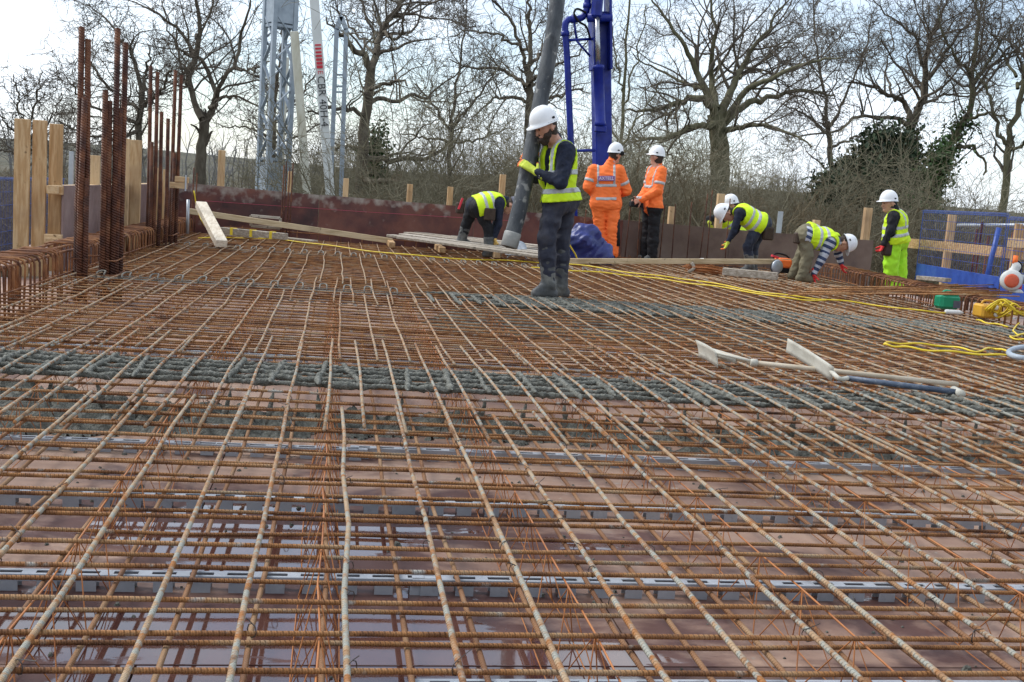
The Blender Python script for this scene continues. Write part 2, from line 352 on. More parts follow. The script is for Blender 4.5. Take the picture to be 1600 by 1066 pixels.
# twisted tie wires at the crossings
mb = MB()
for yy in TY:
    if yy < .8 or yy > 7: continue
    for xi in range(-12, 34):
        for (y0, y1, ph, dx) in SETS[:3]:
            xx = ph+dx*xi
            if not (y0+.1 < yy < y1-.1) or xx < -2 or xx > 4.5 or rng.random() > (.38 if yy < 4.4 else .25): continue
            c = V3(xx, yy, -.014); a = np.linspace(0, 2*math.pi, 9)[:-1]; d = unit((1, rng.choice([-1, 1])*1., 0))
            ring = [c+d*.0135*math.cos(t)+V3(0, 0, 1)*.0150*math.sin(t) for t in a]
            mb.tube(ring, .0013, 4, closed=True)
            e = c+V3(0, 0, .015); mb.tube([e, e+V3(rng.normal(0, .02), rng.normal(0, .02), rng.uniform(.002, .012))], .0012, 4)
part('tie_wire', mb, MT['tie'], top, kind='stuff')

# slotted spacer rails on the deck
def rail_mesh(nper=20):
    mb = MB(); L = nper*.1
    for sy in (-1, 1):
        mb.box((L/2, sy*.0155, .045), (L, .011, .003)); mb.box((L/2, sy*.021, .0365), (L, .003, .018))
        for k in range(nper): mb.box((k*.1+.05, sy*.0211, .0135), (.052, .003, .0275))
    for k in range(nper+1): mb.box((min(max(k*.1, .018), L-.018), 0, .045), (.036, .0201, .003))
    V, F = mb.data(); return mesh('spacer_rail', V, F, MT['rail'])
rail_me = rail_mesh()
ordw = ['nearest', 'second', 'third', 'fourth', 'fifth', 'sixth', 'seventh', 'eighth', 'ninth', 'tenth', 'eleventh']
for ri, yy in enumerate((2.27, 2.985, 3.71, 4.49, 6.15, 6.9, 7.75, 10.3, 11.2)):
    x = -2.1+rng.uniform(0, .5); ci = 0
    while x < (4.6 if yy < 6 else 5.6):
        o = bpy.data.objects.new('spacer_rail', rail_me); sc.collection.objects.link(o)
        o.location = (x, yy+rng.normal(0, .018)+(.025 if ci % 2 else -.01), ZD+.0005); o.rotation_euler.z = rng.normal(0, .006)
        o['label'] = 'grey slotted plastic spacer rail on the plywood, %s row away, %s from the left' % (ordw[ri], ['first', 'second', 'third', 'fourth', 'fifth', 'sixth'][ci])
        o['category'] = 'spacer rail'; o['group'] = 'slotted spacer rails under the bars'
        x += 1.93; ci += 1
# triangular wire chairs
def chair(x, y0, y1, idx):
    t = thing('wire_chair', 'row of orange triangular wire support between the mats, %s from the left' % idx, 'rebar support', (x, y0, ZD), 'wire supports between the mats')
    n = int((y1-y0)/.14); rail_t = [V3(x+rng.normal(0, .004), y0+k*.14, -.033+rng.normal(0, .002)) for k in range(0, n+1, 2)]
    part('top_wire', MB().tube(rail_t, .0026, 5), MT['wire'], t, True)
    for s in (-1, 1):
        P = [V3(x+s*.055+rng.normal(0, .004), y0+k*.14, ZD+.012+rng.normal(0, .002)) for k in range(0, n+1, 2)]
        part('foot_wire', MB().tube(P, .0019, 5), MT['wire'], t, True)
    mb = MB()
    for k in range(0, n-1, 2):
        for s in (-1, 1):
            a = rail_t[k//2]; b = V3(x+s*.055, y0+(k+1)*.14, ZD+.012); c = rail_t[k//2+1]
            mb.tube([a, b], .0017, 4, False); mb.tube([b, c], .0017, 4, False)
    part('zigzag_wire', mb, MT['wire'], t, True)
for i in range(14):
    x = -1.8+.6*i; chair(x, -.6 if x < 5.2 else (x-5.1)/.14, 16.6, ['first', 'second', 'third', 'fourth', 'fifth', 'sixth', 'seventh', 'eighth', 'ninth', 'tenth', 'eleventh', 'twelfth', 'thirteenth', 'fourteenth'][i])

# ------------------------------------------------------------ wet concrete caught in the bars over the beams
def fbm(P, f0, oct=4, seed=0):
    r = np.random.default_rng(seed); out = np.zeros(len(P)); a = 1.; f = f0
    for _ in range(oct):
        for _ in range(3):
            k = r.normal(size=3); k /= np.linalg.norm(k); out += a*np.sin(P@k*f*2*math.pi+r.uniform(0, 7))/3
        a *= .55; f *= 2.05
    return out
_tab = np.random.default_rng(5).random((32, 32, 32))
def vn(P, f):
    Q = P*f; i = np.floor(Q).astype(int); u = Q-i; u = u*u*(3-2*u); o = 0
    for a in (0, 1):
        for b in (0, 1):
            for c in (0, 1): o = o+_tab[(i[:, 0]+a) % 32, (i[:, 1]+b) % 32, (i[:, 2]+c) % 32]*(u[:, 0] if a else 1-u[:, 0])*(u[:, 1] if b else 1-u[:, 1])*(u[:, 2] if c else 1-u[:, 2])
    return o*2-1
def clot_tube(P0, P1, r0, amp, step, sides, seed, sag=.0):
    n = max(3, int(np.linalg.norm(np.subtract(P1, P0))/step)); t = np.linspace(0, 1, n)[:, None]; P = np.asarray(P0)*(1-t)+np.asarray(P1)*t
    P = P+np.stack([fbm(P, 4, 2, seed+9)*.006, fbm(P, 4, 2, seed+5)*.006, fbm(P, 5, 2, seed+3)*.004], 1)
    a = np.arange(sides)*2*math.pi/sides; d = unit(np.subtract(P1, P0)); u = unit(np.cross(d, (0, 0, 1))); w_ = np.cross(u, d)
    dirs = np.cos(a)[:, None]*u+np.sin(a)[:, None]*w_
    V = P[:, None]+dirs[None]*r0; W_ = V.reshape(-1, 3)+seed*.713; nn = (.5*vn(W_, 9)+.55*vn(W_, 41)+.5*vn(W_, 97)+.3*vn(W_, 190)+1.5*np.clip(vn(W_, 7.3)-.35, 0, 2)).reshape(n, sides); low_ = (np.sin(a) < -.3)*.5
    rad = r0+amp*(nn+.25)+amp*.5*low_[None]*fbm(P, 7, 2, seed+1)[:, None]
    e = np.minimum(np.arange(n), np.arange(n)[::-1]); rad = np.clip(rad, .0085, None)*np.clip((e+.2)/9, 0, 1)[:, None]**.6; V = P[:, None]+dirs[None]*rad[..., None]
    i = np.arange(n*sides).reshape(n, sides); F = np.stack([i[:-1], np.roll(i[:-1], -1, 1), np.roll(i[1:], -1, 1), i[1:]], -1).reshape(-1, 4)
    return V.reshape(-1, 3), F
def heap(x0, x1, y0, y1, dx, zfun, seed):
    xs = np.arange(x0, x1, dx); ys = np.arange(y0, y1, dx); X, Y = np.meshgrid(xs, ys, indexing='ij'); P = np.stack([X, Y, 0*X], -1).reshape(-1, 3)
    Z = zfun(P).reshape(X.shape); i = np.arange(X.size).reshape(X.shape)
    F = np.stack([i[:-1, :-1], i[1:, :-1], i[1:, 1:], i[:-1, 1:]], -1); keep = (Z[:-1, :-1] > ZD+.004) | (Z[1:, 1:] > ZD+.004)
    return np.stack([X, Y, np.maximum(Z, ZD-.002)], -1).reshape(-1, 3), F[keep].reshape(-1, 4)
def merge(L):
    V = []; F = []; n = 0
    for v, f in L: V.append(v); F.append(f+n); n += len(v)
    return np.concatenate(V), np.concatenate(F)
CL = []
for k, yy in enumerate((4.93, 5.05, 5.17, 5.29, 5.40)):
    CL.append(clot_tube((-2.1, yy, -.016), (5.4, yy+.01, -.016), .0095+.002*(k in (1, 2, 3)), .0075, .004, 12, 20+k))
for k in range(38):
    x = -2.05+.2*k+rng.normal(0, .01); CL.append(clot_tube((x, 4.86+rng.uniform(-.08, .06), -.004), (x+rng.normal(0, .03), 5.46+rng.uniform(-.08, .06), -.008), .0100, .0075, .0045, 10, 60+k))
for k in range(40):
    x = -1.95+.19*k; CL.append(clot_tube((x, 4.88, -.03), (x+rng.normal(0, .02), 4.88+rng.normal(0, .02), -.20), .012, .011, .012, 7, 160+k))
def z1(P):
    c = 5.08+.05*np.sin(P[:, 0]*2.1); d = np.abs(P[:, 1]-c)
    left = np.clip((-.2-P[:, 0])/1.2, 0, 1)
    return -.185-.035+.06*left+.03*fbm(P, .9, 2, 3)+.035*vn(P, 7)+.03*vn(P+3, 19)+.02*vn(P+7, 51)-np.clip(d-.2, 0, 9)*.75+left*.07*np.exp(-((P[:, 1]-4.68)/.2)**2)
CL.append(heap(-2.2, 5.5, 4.15, 5.75, .016, z1, 3))
V, F = merge(CL)
solo('wet_concrete', (V, F), MT['cement'], 'near ridge of wet grey concrete clotted on the bars, right across the deck', 'concrete', (1.6, 5.1, ZD), True, kind='stuff')
CL = []
for k in range(8):
    yy = 8.75+.125*k; CL.append(clot_tube((.55+rng.uniform(0, 1.0)+.1*abs(k-4), yy+.12, -.012), (6.0, yy-.02, -.012), .012, .009, .010, 8, 300+k))
for k in range(30):
    x = .8+.2*k+rng.normal(0, .02); CL.append(clot_tube((x, 8.75+rng.uniform(-.15, .15), -.002), (x, 9.6+rng.uniform(-.2, .1), -.002), .012, .009, .011, 7, 340+k))
def z2(P):
    return -.10-.04*fbm(P, .8, 2, 13)+.03*vn(P, 6)+.03*vn(P+3, 17)+.02*vn(P+5, 41)-np.clip(np.abs(P[:, 1]-9.15)-.42, 0, 9)*.6-np.clip(1.2-P[:, 0], 0, 9)*.4
CL.append(heap(.2, 6.1, 8.2, 10.1, .025, z2, 5))
V, F = merge(CL)
solo('wet_concrete', (V, F), MT['cement'], 'far ridge of wet grey concrete on the bars around the boots of the hose man', 'concrete', (3.4, 9.15, ZD), True, kind='stuff')
# crumbs of concrete and grit on the plywood
mb = MB()
for k in range(420):
    x, yy = rng.uniform(-1.3, 3.2), rng.uniform(2.0, 4.7); s = abs(rng.normal(0, .005))+.002
    if k < 10: s = rng.uniform(.011, .02)
    a = np.arange(6)*math.pi/3; r1 = s*rng.uniform(.7, 1.2, 6); V = np.concatenate([np.stack([x+r1*np.cos(a), yy+r1*np.sin(a), np.full(6, ZD+.0005)], 1), np.stack([x+.6*r1*np.cos(a+.2), yy+.6*r1*np.sin(a+.2), ZD+s*rng.uniform(.6, 1.1, 6)], 1)])
    mb.add(V, [(j, (j+1) % 6, 6+(j+1) % 6, 6+j) for j in range(6)]+[tuple(range(6, 12))])
solo('concrete_crumbs', mb, MT['cement'], 'loose crumbs of concrete scattered on the plywood under the near bars', 'crumbs', (1, 3, ZD), kind='stuff')

# grey expanded-metal strips along the beams
def strip(y, x0, x1, label):
    t = thing('mesh_strip', label, 'mesh strip', ((x0+x1)/2, y, -.01), 'grey stop-end mesh strips over the beams')
    for k in range(7):
        yy = y-.12+.04*k; part('rib', MB().tube(barpath((x0, yy+.02, -.03), (x1, yy-.02, -.03), .005, .3), .007, 6), MT['mesh_grey'], t, True)
    mb = MB(); n = int((x1-x0)/.03)
    for k in range(n):
        x = x0+k*.03; mb.tube([(x, y-.12, -.024), (x+.03*(1 if k % 2 else -1), y+.12, -.024)], .003, 3, False)
    part('lattice', mb, MT['mesh_grey'], t)
    for k in range(int((x1-x0)/.2)):
        x = x0+.1+.2*k+rng.normal(0, .01); P = [V3(x-.03, y-.12, -.02), V3(x-.03, y-.10, .012), V3(x-.02, y, .022), V3(x+.02, y, .022), V3(x+.03, y-.1, .012), V3(x+.03, y-.12, -.02)]
        part('tie_loop', MB().tube(spline(P, 3), .007, 6), MT['mesh_grey'], t, True)
strip(9.45, -2.0, .75, 'grey expanded metal strip in line with the far concrete ridge, left of the hose man')
strip(13.9, -1.9, 3.6, 'grey expanded metal strip nearest the far formwork wall')
# ------------------------------------------------------------ formwork walls, cages, starters
PLY = dict(scale=2.2, rough=(.4, .65), bump=.0008, bscale=60, objrand=.1, detail=7)
MT['ply_dark'] = mat('maroon_film_ply', [(.3, (.040, .013, .012)), (.46, (.095, .027, .021)), (.6, (.150, .048, .030)), (.78, (.20, .09, .06))], **PLY)
MT['ply_brown'] = mat('worn_brown_ply', [(.3, (.085, .050, .038)), (.5, (.14, .090, .068)), (.7, (.19, .135, .105))], **PLY)
MT['ply_pink'] = mat('dusty_pink_ply', [(.3, (.13, .075, .068)), (.5, (.20, .13, .12)), (.7, (.27, .19, .175))], **PLY)
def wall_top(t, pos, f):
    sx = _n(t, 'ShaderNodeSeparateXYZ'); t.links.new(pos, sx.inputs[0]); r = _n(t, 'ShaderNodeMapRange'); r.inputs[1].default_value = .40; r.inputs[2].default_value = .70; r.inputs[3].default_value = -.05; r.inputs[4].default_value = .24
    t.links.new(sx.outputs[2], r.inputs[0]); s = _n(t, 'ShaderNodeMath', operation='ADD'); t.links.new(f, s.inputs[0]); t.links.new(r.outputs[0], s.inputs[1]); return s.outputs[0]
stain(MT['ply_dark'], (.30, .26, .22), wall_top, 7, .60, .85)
MT['blue'] = flatmat_ = mat('blue_paint', [(.3, (.014, .040, .20)), (.55, (.022, .068, .32)), (.8, (.045, .10, .34))], 4, (.35, .55), spec=.5)
MT['galv'] = mat('galvanised', [(.3, (.32, .35, .38)), (.6, (.45, .48, .51)), (.8, (.52, .55, .57))], 5, (.35, .55), metal=.3)
MT['string'] = mat('pink_string', [(.3, (.45, .06, .10)), (.7, (.60, .10, .15))], 5)
wl = thing('formwork_wall', 'dark maroon plywood formwork wall closing the far side of the deck', 'formwork', (2.7, 17.3, ZD))
ztop = lambda X: .70-.0105*(X+2.2)
xs = [-2.75, -.31, 2.13, 4.57, 6.4, 8.95]
for k in range(5):
    a, b = xs[k]+.003, xs[k+1]-.003; z1, z2 = ztop(a)+rng.normal(0, .006), ztop(b)+rng.normal(0, .006); y0, y1 = 17.30+rng.uniform(-.004, .004), 17.322
    V = [(x, y, z) for x, zt in ((a, z1), (b, z2)) for y in (y0, y1) for z in (ZD, zt)]
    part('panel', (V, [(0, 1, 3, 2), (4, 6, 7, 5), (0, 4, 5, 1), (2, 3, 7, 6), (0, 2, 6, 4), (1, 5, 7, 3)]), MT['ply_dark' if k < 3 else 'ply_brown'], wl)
for (x, yt, wd) in ((347, 235, .10), (454, 268, .07), (541, 279, .085), (641, 288, .085), (704, 292, .085), (786, 273, .09), (1050, 323, .09), (1127, 303, .11), (1276, 344, .10), (1357, 325, .12)):
    p = ony(x, yt, 17.375); mb = MB(); mb.box((p[0], 17.377, (p[2]-.9)/2), (wd, .10, p[2]+.9), None, .004); part('post', mb, MT['pine_z'], wl)
mb = MB(); mb.beam((-2.8, 17.36, .05), (8.9, 17.36, .02), .06, .10); part('waling', mb, MT['pine_x'], wl)
p = ony(1219, 340, 17.4); mb = MB(); mb.box((p[0], 17.4, p[2]/2-.2), (.09, .012, p[2]+.6), None, .002); part('steel_stake', mb, MT['galv'], wl)
a, b = ony(320, 314, 17.28), ony(815, 346, 17.28); part('chalk_string', MB().tube([a, (a+b)/2+V3(0, 0, -.01), b], .0025, 5), MT['string'], wl)
# starter bars and links along the foot of the wall
wc = thing('wall_cage', 'line of rusty upright links and bars along the foot of the far wall', 'rebar cage', (3, 17.0, ZD))
me_v = None
for k in range(62):
    x = -1.6+.165*k+rng.normal(0, .008); zt = .10+rng.normal(0, .006)-.008*x
    o = part('upright', MB().tube([(x, 17.05, ZD+.02), (x, 17.05, zt), (x, 17.13, zt+.005), (x, 17.16, zt-.06)], .007, 5), MT['rust_cage'], wc, True)
for zz in (.075, -.06): part('tie_bar', MB().tube(barpath((-1.7, 17.035, zz+.02), (8.6, 17.035, zz-.08), .006), .0075, 6), MT['rust_cage'], wc, True)
for x, yt in ((443, 258), (447, 252), (452, 262), (457, 255), (302, 262), (307, 270)):
    p = ony(x, yt, 16.95); part('starter_bar', MB().tube([(p[0], 16.95, ZD), (p[0]+.01, 16.95, p[2])], .011, 6), MT['rust_z'], wc, True)
for x in list(range(892, 1140, 19)):
    x += rng.uniform(-6, 6); p = ony(x, rng.uniform(296, 330), 17.12); part('starter_bar', MB().tube([(p[0], 17.12, ZD), (p[0]+rng.normal(0, .02), 17.14, p[2])], .009, 6), MT['rust_z'], wc, True)
# left formwork
lw = thing('formwork_side', 'dusty pink plywood side form behind the left edge cage', 'formwork', (-2.7, 14, ZD))
for y0, y1, m_ in ((11.46, 13.9, 'ply_pink'), (13.905, 15.72, 'ply_pink'), (15.75, 17.28, 'ply_pink')):
    mb = MB(); mb.box((-2.71, (y0+y1)/2, (.66+ZD)/2), (.02, y1-y0, .66-ZD), None, .001); part('panel', mb, MT[m_], lw)
mb = MB(); mb.beam((-2.775, 11.3, .615), (-2.775, 17.2, .63), .10, .08); part('waling', mb, MT['pine_y'], lw)
mb = MB(); mb.beam((-2.775, 11.3, .10), (-2.775, 17.2, .10), .10, .08); part('waling', mb, MT['pine_y'], lw)
mb = MB(); mb.beam((-2.84, 11.42, .61), (-2.70, 11.42, .61), .07, .085); part('waling_end', mb, MT['pine_x'], lw); mb = MB(); mb.beam((-2.86, 11.42, .13), (-2.70, 11.42, .13), .07, .085); part('waling_end', mb, MT['pine_x'], lw)
for (x, yt, wd, Y) in ((149, 243, .11, 13.2), (168, 255, .06, 13.6), (200, 217, .05, 14.6), (212, 219, .16, 14.9), (244, 262, .1, 15.6), (258, 265, .05, 15.9)):
    p = ony(x, yt, Y); mb = MB(); mb.box((p[0], Y, p[2]/2-.2), (wd, .05, p[2]+.4), None, .003); part('post', mb, MT['pine_z'], lw)
for k, (x0, x1, yt, yb, nm) in enumerate(((22, 46, 185, 390, 'left'), (50.5, 72, 187, 386, 'middle'), (76.5, 97, 193, 378, 'right'))):
    Y = 11.45+.1*k; a = ony(x0, yt, Y); b = ony(x1, yt, Y); c = ony((x0+x1)/2, yb, Y); xc = (a[0]+b[0])/2
    mb = MB(); mb.box(((xc+c[0])/2, Y, (a[2]+c[2])/2-.15), (b[0]-a[0], .045, a[2]-c[2]+.3), None, .004)
    solo('timber_board', mb, MT['pine_z'], '%s one of three pale boards standing upright left of the rusty column bars' % nm, 'board', (xc, Y, c[2]-.3), group='three upright boards')
p = ony(112, 237, 13.5); mb = MB(); mb.box((p[0], 13.5, p[2]/2-.3), (.05, .05, p[2]+.6), None, .003); solo('steel_post', mb, MT['galv'], 'pale grey steel post standing behind the left side form', 'post', (p[0], 13.5, -.6))

def edge_cage(name, label, f, y0, y1, z0, zt, wid, sp, out, gaps=()):
    """f(Y) gives the inner edge; closed links every sp along it"""
    t = thing(name, label, 'rebar cage', (f((y0+y1)/2), (y0+y1)/2, z0)); first = None; y = y0
    while y < y1:
        if not any(a < y < b for a, b in gaps):
            x = f(y)+rng.normal(0, .008); tilt = rng.normal(0, .012)
            if first is None:
                r = .05; P = [(0, 0, z0), (0, 0, zt-r), (out*r*.3, 0, zt-r*.3), (out*r, 0, zt), (out*(wid-r), 0, zt), (out*(wid-r*.3), 0, zt-r*.3), (out*wid, 0, zt-r), (out*wid, 0, z0)]
                V, F = MB().tube(P, .0085, 6).data(); first = mesh('link', V, F, MT['rust_cage'], True)
            o = bpy.data.objects.new('link', first); sc.collection.objects.link(o); o.parent = t; o.location = Vector((x, y, 0))-t.location; o.rotation_euler = (tilt, rng.normal(0, .02), rng.normal(0, .05))
        y += sp+rng.normal(0, .008)
    for dx, z, rr in ((out*.025, zt-.03, .011), (out*(wid-.025), zt-.03, .011), (-.012*out, zt-.19, .006), (-.012*out, z0+.08, .007), (out*wid*.5, zt-.028, .009)):
        part('cage_bar', MB().tube([(f(y_)+dx, y_, z+rng.normal(0, .004)) for y_ in np.linspace(y0-.05, y1, 14)], rr, 6), MT['rust_cage'], t, True)
    return t
edge_cage('edge_beam_cage', 'rusty cage of hooped links along the left edge of the deck', lambda y: -2.15, 4.6, 16.9, ZD+.01, .20, .34, .125, -1, ((9.25, 9.9),))
edge_cage('edge_beam_cage', 'rusty cage of close upright links along the right edge by the lime trousers', lambda y: XR(y)+.05, 2.4, 16.8, ZD-.05, .17, .36, .13, 1)
# thick column starters
def starters(label, L, base, rad):
    t = thing('column_starter_bars', label, 'rebar column', base)
    for x, y, z in L:
        part('starter_bar', MB().tube([(x, y, ZD), (x+rng.normal(0, .004), y, (z+ZD)/2), (x+rng.normal(0, .008), y, z)], rad, 10), MT['rust_z'], t, True)
    for z in (.0, .12):
        X = [l[0] for l in L]; Y = [l[1] for l in L]; a, b, c, d = min(X)-.03, max(X)+.03, min(Y)-.03, max(Y)+.03
        part('link', MB().tube([(a, c, z), (b, c, z), (b, d, z+.01), (a, d, z)], .007, 6, closed=True), MT['rust_cage'], t)
starters('tall cluster of thick rusty column bars nearest the camera at the left edge', [(-2.095, 9.38, 1.97), (-2.045, 9.40, 1.88), (-2.07, 9.345, 1.42), (-2.03, 9.36, .78), (-1.862, 9.60, 2.01), (-1.81, 9.66, 1.91), (-1.94, 9.56, 1.5), (-1.905, 9.585, 1.42), (-1.836, 9.62, 1.37), (-2.11, 9.42, 1.3)], (-1.95, 9.5, ZD), .0235)
starters('farther cluster of thick rusty column bars beside the timber clamp', [(-2.23, 13.5, 2.07), (-2.165, 13.5, 2.01), (-2.03, 13.9, 2.08), (-1.96, 13.9, 2.03), (-2.11, 13.55, 1.56), (-2.04, 13.6, 1.49), (-2.2, 13.47, 1.2), (-2.0, 13.87, 1.1), (-1.985, 13.93, .9)], (-2.1, 13.7, ZD), .0225)
mb = MB(); p = ony(279, 286, 13.75); mb.beam(p-V3(.10, 0, .03), p+V3(.1, 0, -.03), .06, .07); mb2 = MB(); mb2.beam(p+V3(-.04, -.01, .045), p+V3(.12, -.01, .04), .06, .07)
t = thing('timber_clamp', 'pair of short timber blocks clamped round the farther column bars', 'clamp', p); part('block', mb, MT['pine_x'], t); part('block', mb2, MT['pine_x'], t); part('clamp_rod', MB().tube([p+V3(.09, -.05, .1), p+V3(.09, -.05, -.09)], .01, 8), MT['galv'], t)
# blue mesh edge barriers
def barrier(label, a, b, z0, z1, toe):
    a = np.asarray(a, float); b = np.asarray(b, float); L = np.linalg.norm(b-a); d = (b-a)/L; t = thing('edge_barrier', label, 'barrier', (a[0], a[1], z0), 'blue mesh edge barriers')
    P = lambda s, z, o=0.: V3(*(a+d*s), z)+V3(-d[1], d[0], 0)*o
    mb = MB()
    for s in np.arange(0, L+.01, .065): mb.tube([P(s, z0+toe), P(s, z1)], .0024, 3, False)
    for z in np.linspace(z0+toe+.12, z1, 6): mb.tube([P(0, z, .006), P(L, z, .006)], .003, 4, False)
    part('wire_mesh', mb, MT['blue'], t)
    mb = MB()
    for k in range(5): mb.tube([P(0, z1+.02*math.sin(k*1.3), .03*math.cos(k*1.3)), P(L, z1+.02*math.sin(k*1.3), .03*math.cos(k*1.3))], .003, 4, False)
    part('top_fold', mb, MT['blue'], t)
    mb = MB(); mb.beam(P(0, z0+toe/2), P(L, z0+toe/2), .012, toe); part('toe_board', mb, MT['blue'], t)
    for s in (0, L): part('end_post', MB().tube([P(s, z0-.1), P(s, z1)], .005, 6), MT['blue'], t)
fr_ = lambda y: 8.2-.14*(14.5-y)
barrier('blue mesh barrier with solid toe board behind the lime trousers', (fr_(14.5), 14.5), (fr_(11.95), 11.95), .16, 1.10, .20)
barrier('blue mesh barrier at the right margin behind the leaf blower', (fr_(11.9), 11.9), (fr_(9.3), 9.3), .12, 1.06, .20)
barrier('blue mesh barrier nearest the camera, just beyond the right margin', (fr_(9.25), 9.25), (fr_(5.6), 5.6), .10, 1.04, .20)
barrier('blue mesh barrier at the left margin behind the upright boards', (-4.2, 9.4), (-4.2, 13.4), -.45, .62, .1)
barrier('blue mesh barrier behind the left side form', (-4.25, 13.5), (-4.25, 18), -.45, .62, .1)
gr = thing('guard_rail', 'timber posts and rails behind the blue mesh on the right', 'guard rail', (9, 15, -.4))
for x, yt, Y, wd in ((1488, 336, 15.3, .12), (1594, 350, 13.1, .12)):
    p = ony(x, yt, Y); mb = MB(); mb.box((p[0], Y, p[2]/2-.3), (wd, .06, p[2]+.6), None, .004); part('post', mb, MT['pine_z'], gr)
mb = MB(); mb.beam(ony(1408, 379, 15.4), ony(1600, 398, 13.05), .05, .14); part('rail', mb, MT['pine_x'], gr)
mb = MB(); mb.beam(ony(1575, 379, 13.0), ony(1640, 383, 12.6), .05, .12); part('rail', mb, MT['pine_x'], gr)
part('steel_tube', MB().tube([ony(1497, 352, 15.1), ony(1605, 352, 13.0)], .024, 10), MT['galv'], gr, True)
p = ony(1561, 356, 13.4); part('blue_post', MB().tube([p, p+V3(-.12, 0, -1.0)], .035, 10), MT['blue'], gr, True)
for x in (1535, 1545, 1527, 1583): p = ony(x, 350+rng.uniform(-5, 25), 14.2); part('dark_starter', MB().tube([p, (p[0], p[1], -.5)], .02, 6), MT['rust_z'], gr, True)
# scrap bars lying over the right cage
t = thing('loose_bars', 'sheaf of loose thin rusty bars lying across the right edge cage', 'rebar', onz(1400, 450, .2))
for k in range(26):
    a = onz(1285+rng.uniform(-70, 60), 455+rng.uniform(-6, 6), .03+rng.uniform(0, .05)); b = onz(1560+rng.uniform(-80, 40), 442+rng.uniform(-4, 16), .24+rng.uniform(0, .06)); b[2] = .215+rng.uniform(0, .05)
    part('bar', MB().tube(barpath(a, b, .01, .6), .007, 5), MT['rust_y'], t, True)
mb = MB(); mb.beam(ony(1436, 434, 13.0), ony(1482, 438, 12.6), .12, .05); solo('weathered_plank', mb, MT['old_x'], 'short dark weathered plank lying on the cage below the blue toe board', 'plank', ony(1460, 440, 12.8))
# ------------------------------------------------------------ bare winter trees
MT['bark'] = mat('oak_bark', [(.28, (.055, .045, .034)), (.5, (.115, .095, .070)), (.72, (.19, .165, .125))], 3.5, (.8, .95), .03, 9, vec=(1, 1, .35), spec=.15, detail=7)
MT['twig'] = mat('winter_twigs', [(.3, (.075, .062, .050)), (.6, (.14, .115, .088)), (.8, (.20, .17, .13))], .6, (.8, .95), spec=.1)
MT['scrub'] = mat('thicket_twigs', [(.3, (.105, .078, .046)), (.55, (.175, .135, .083)), (.78, (.25, .205, .132))], .35, (.8, .95), spec=.1)
MT['pale_twig'] = mat('pale_hazel_stems', [(.3, (.13, .115, .075)), (.7, (.25, .225, .155))], .5, (.8, .95), spec=.1)
MT['leaf'] = mat('dark_evergreen_leaf', [(.3, (.012, .022, .010)), (.55, (.026, .045, .018)), (.8, (.05, .07, .03))], 1.4, (.4, .7), spec=.3)
MT['ivy'] = mat('ivy_leaf', [(.3, (.025, .050, .014)), (.55, (.05, .095, .025)), (.8, (.09, .14, .045))], 2.0, (.4, .7), spec=.3)
MT['moss'] = mat('mossy_bark', [(.28, (.07, .065, .035)), (.5, (.13, .12, .07)), (.72, (.20, .185, .125))], 3.5, (.8, .95), .03, 9, vec=(1, 1, .35), spec=.15)
def vnorm(a): return a/(np.linalg.norm(a, axis=-1, keepdims=True)+1e-9)
def resample(P, n, jit, r_):
    P = spline(P, 6); s = np.concatenate([[0], np.cumsum(np.linalg.norm(np.diff(P, axis=0), axis=1))]); u = np.linspace(0, s[-1], n); Q = np.stack([np.interp(u, s, P[:, k]) for k in range(3)], 1)
    e = r_.normal(0, jit, Q.shape); e[0] = 0; return Q+e
def grow(P, R, r_, per_m, lenf, ang, S, wander, up, rf, tmin=.15, lmin=.3, rmin=.009):
    """one generation of side shoots for a batch of limbs P (N,S,3), R (N,S)"""
    N, s0, _ = P.shape; seg = np.linalg.norm(np.diff(P, axis=1), axis=2); L = seg.sum(1); n = np.maximum(1, r_.poisson(per_m*L)); idx = np.repeat(np.arange(N), n); M = len(idx)
    t = tmin+(1-tmin)*r_.random(M)**.85; f = t*(s0-1); i = np.minimum(f.astype(int), s0-2); u = (f-i)[:, None]
    p = P[idx, i]*(1-u)+P[idx, i+1]*u; tan = vnorm(P[idx, i+1]-P[idx, i]); rad = R[idx, i]*(1-u[:, 0])+R[idx, i+1]*u[:, 0]
    q = r_.normal(size=(M, 3)); q = vnorm(q-tan*(q*tan).sum(1, keepdims=True)); a = np.radians(ang)*r_.uniform(.65, 1.35, M)[:, None]; d = vnorm(tan*np.cos(a)+q*np.sin(a)+np.array([0, 0, up]))
    ln = np.maximum(L[idx]*lenf*(1.15-.75*t)*r_.uniform(.55, 1.35, M), lmin); out = np.empty((M, S, 3)); out[:, 0] = p
    for k in range(1, S):
        d = vnorm(d+r_.normal(0, wander, (M, 3))+np.array([0, 0, up*.25])); p = p+d*(ln/(S-1))[:, None]; out[:, k] = p
    r0 = np.maximum(rad*rf*r_.uniform(.7, 1.05, M), rmin); rr = r0[:, None]*np.linspace(1, .32, S)[None]; return out, np.maximum(rr, rmin*.6)
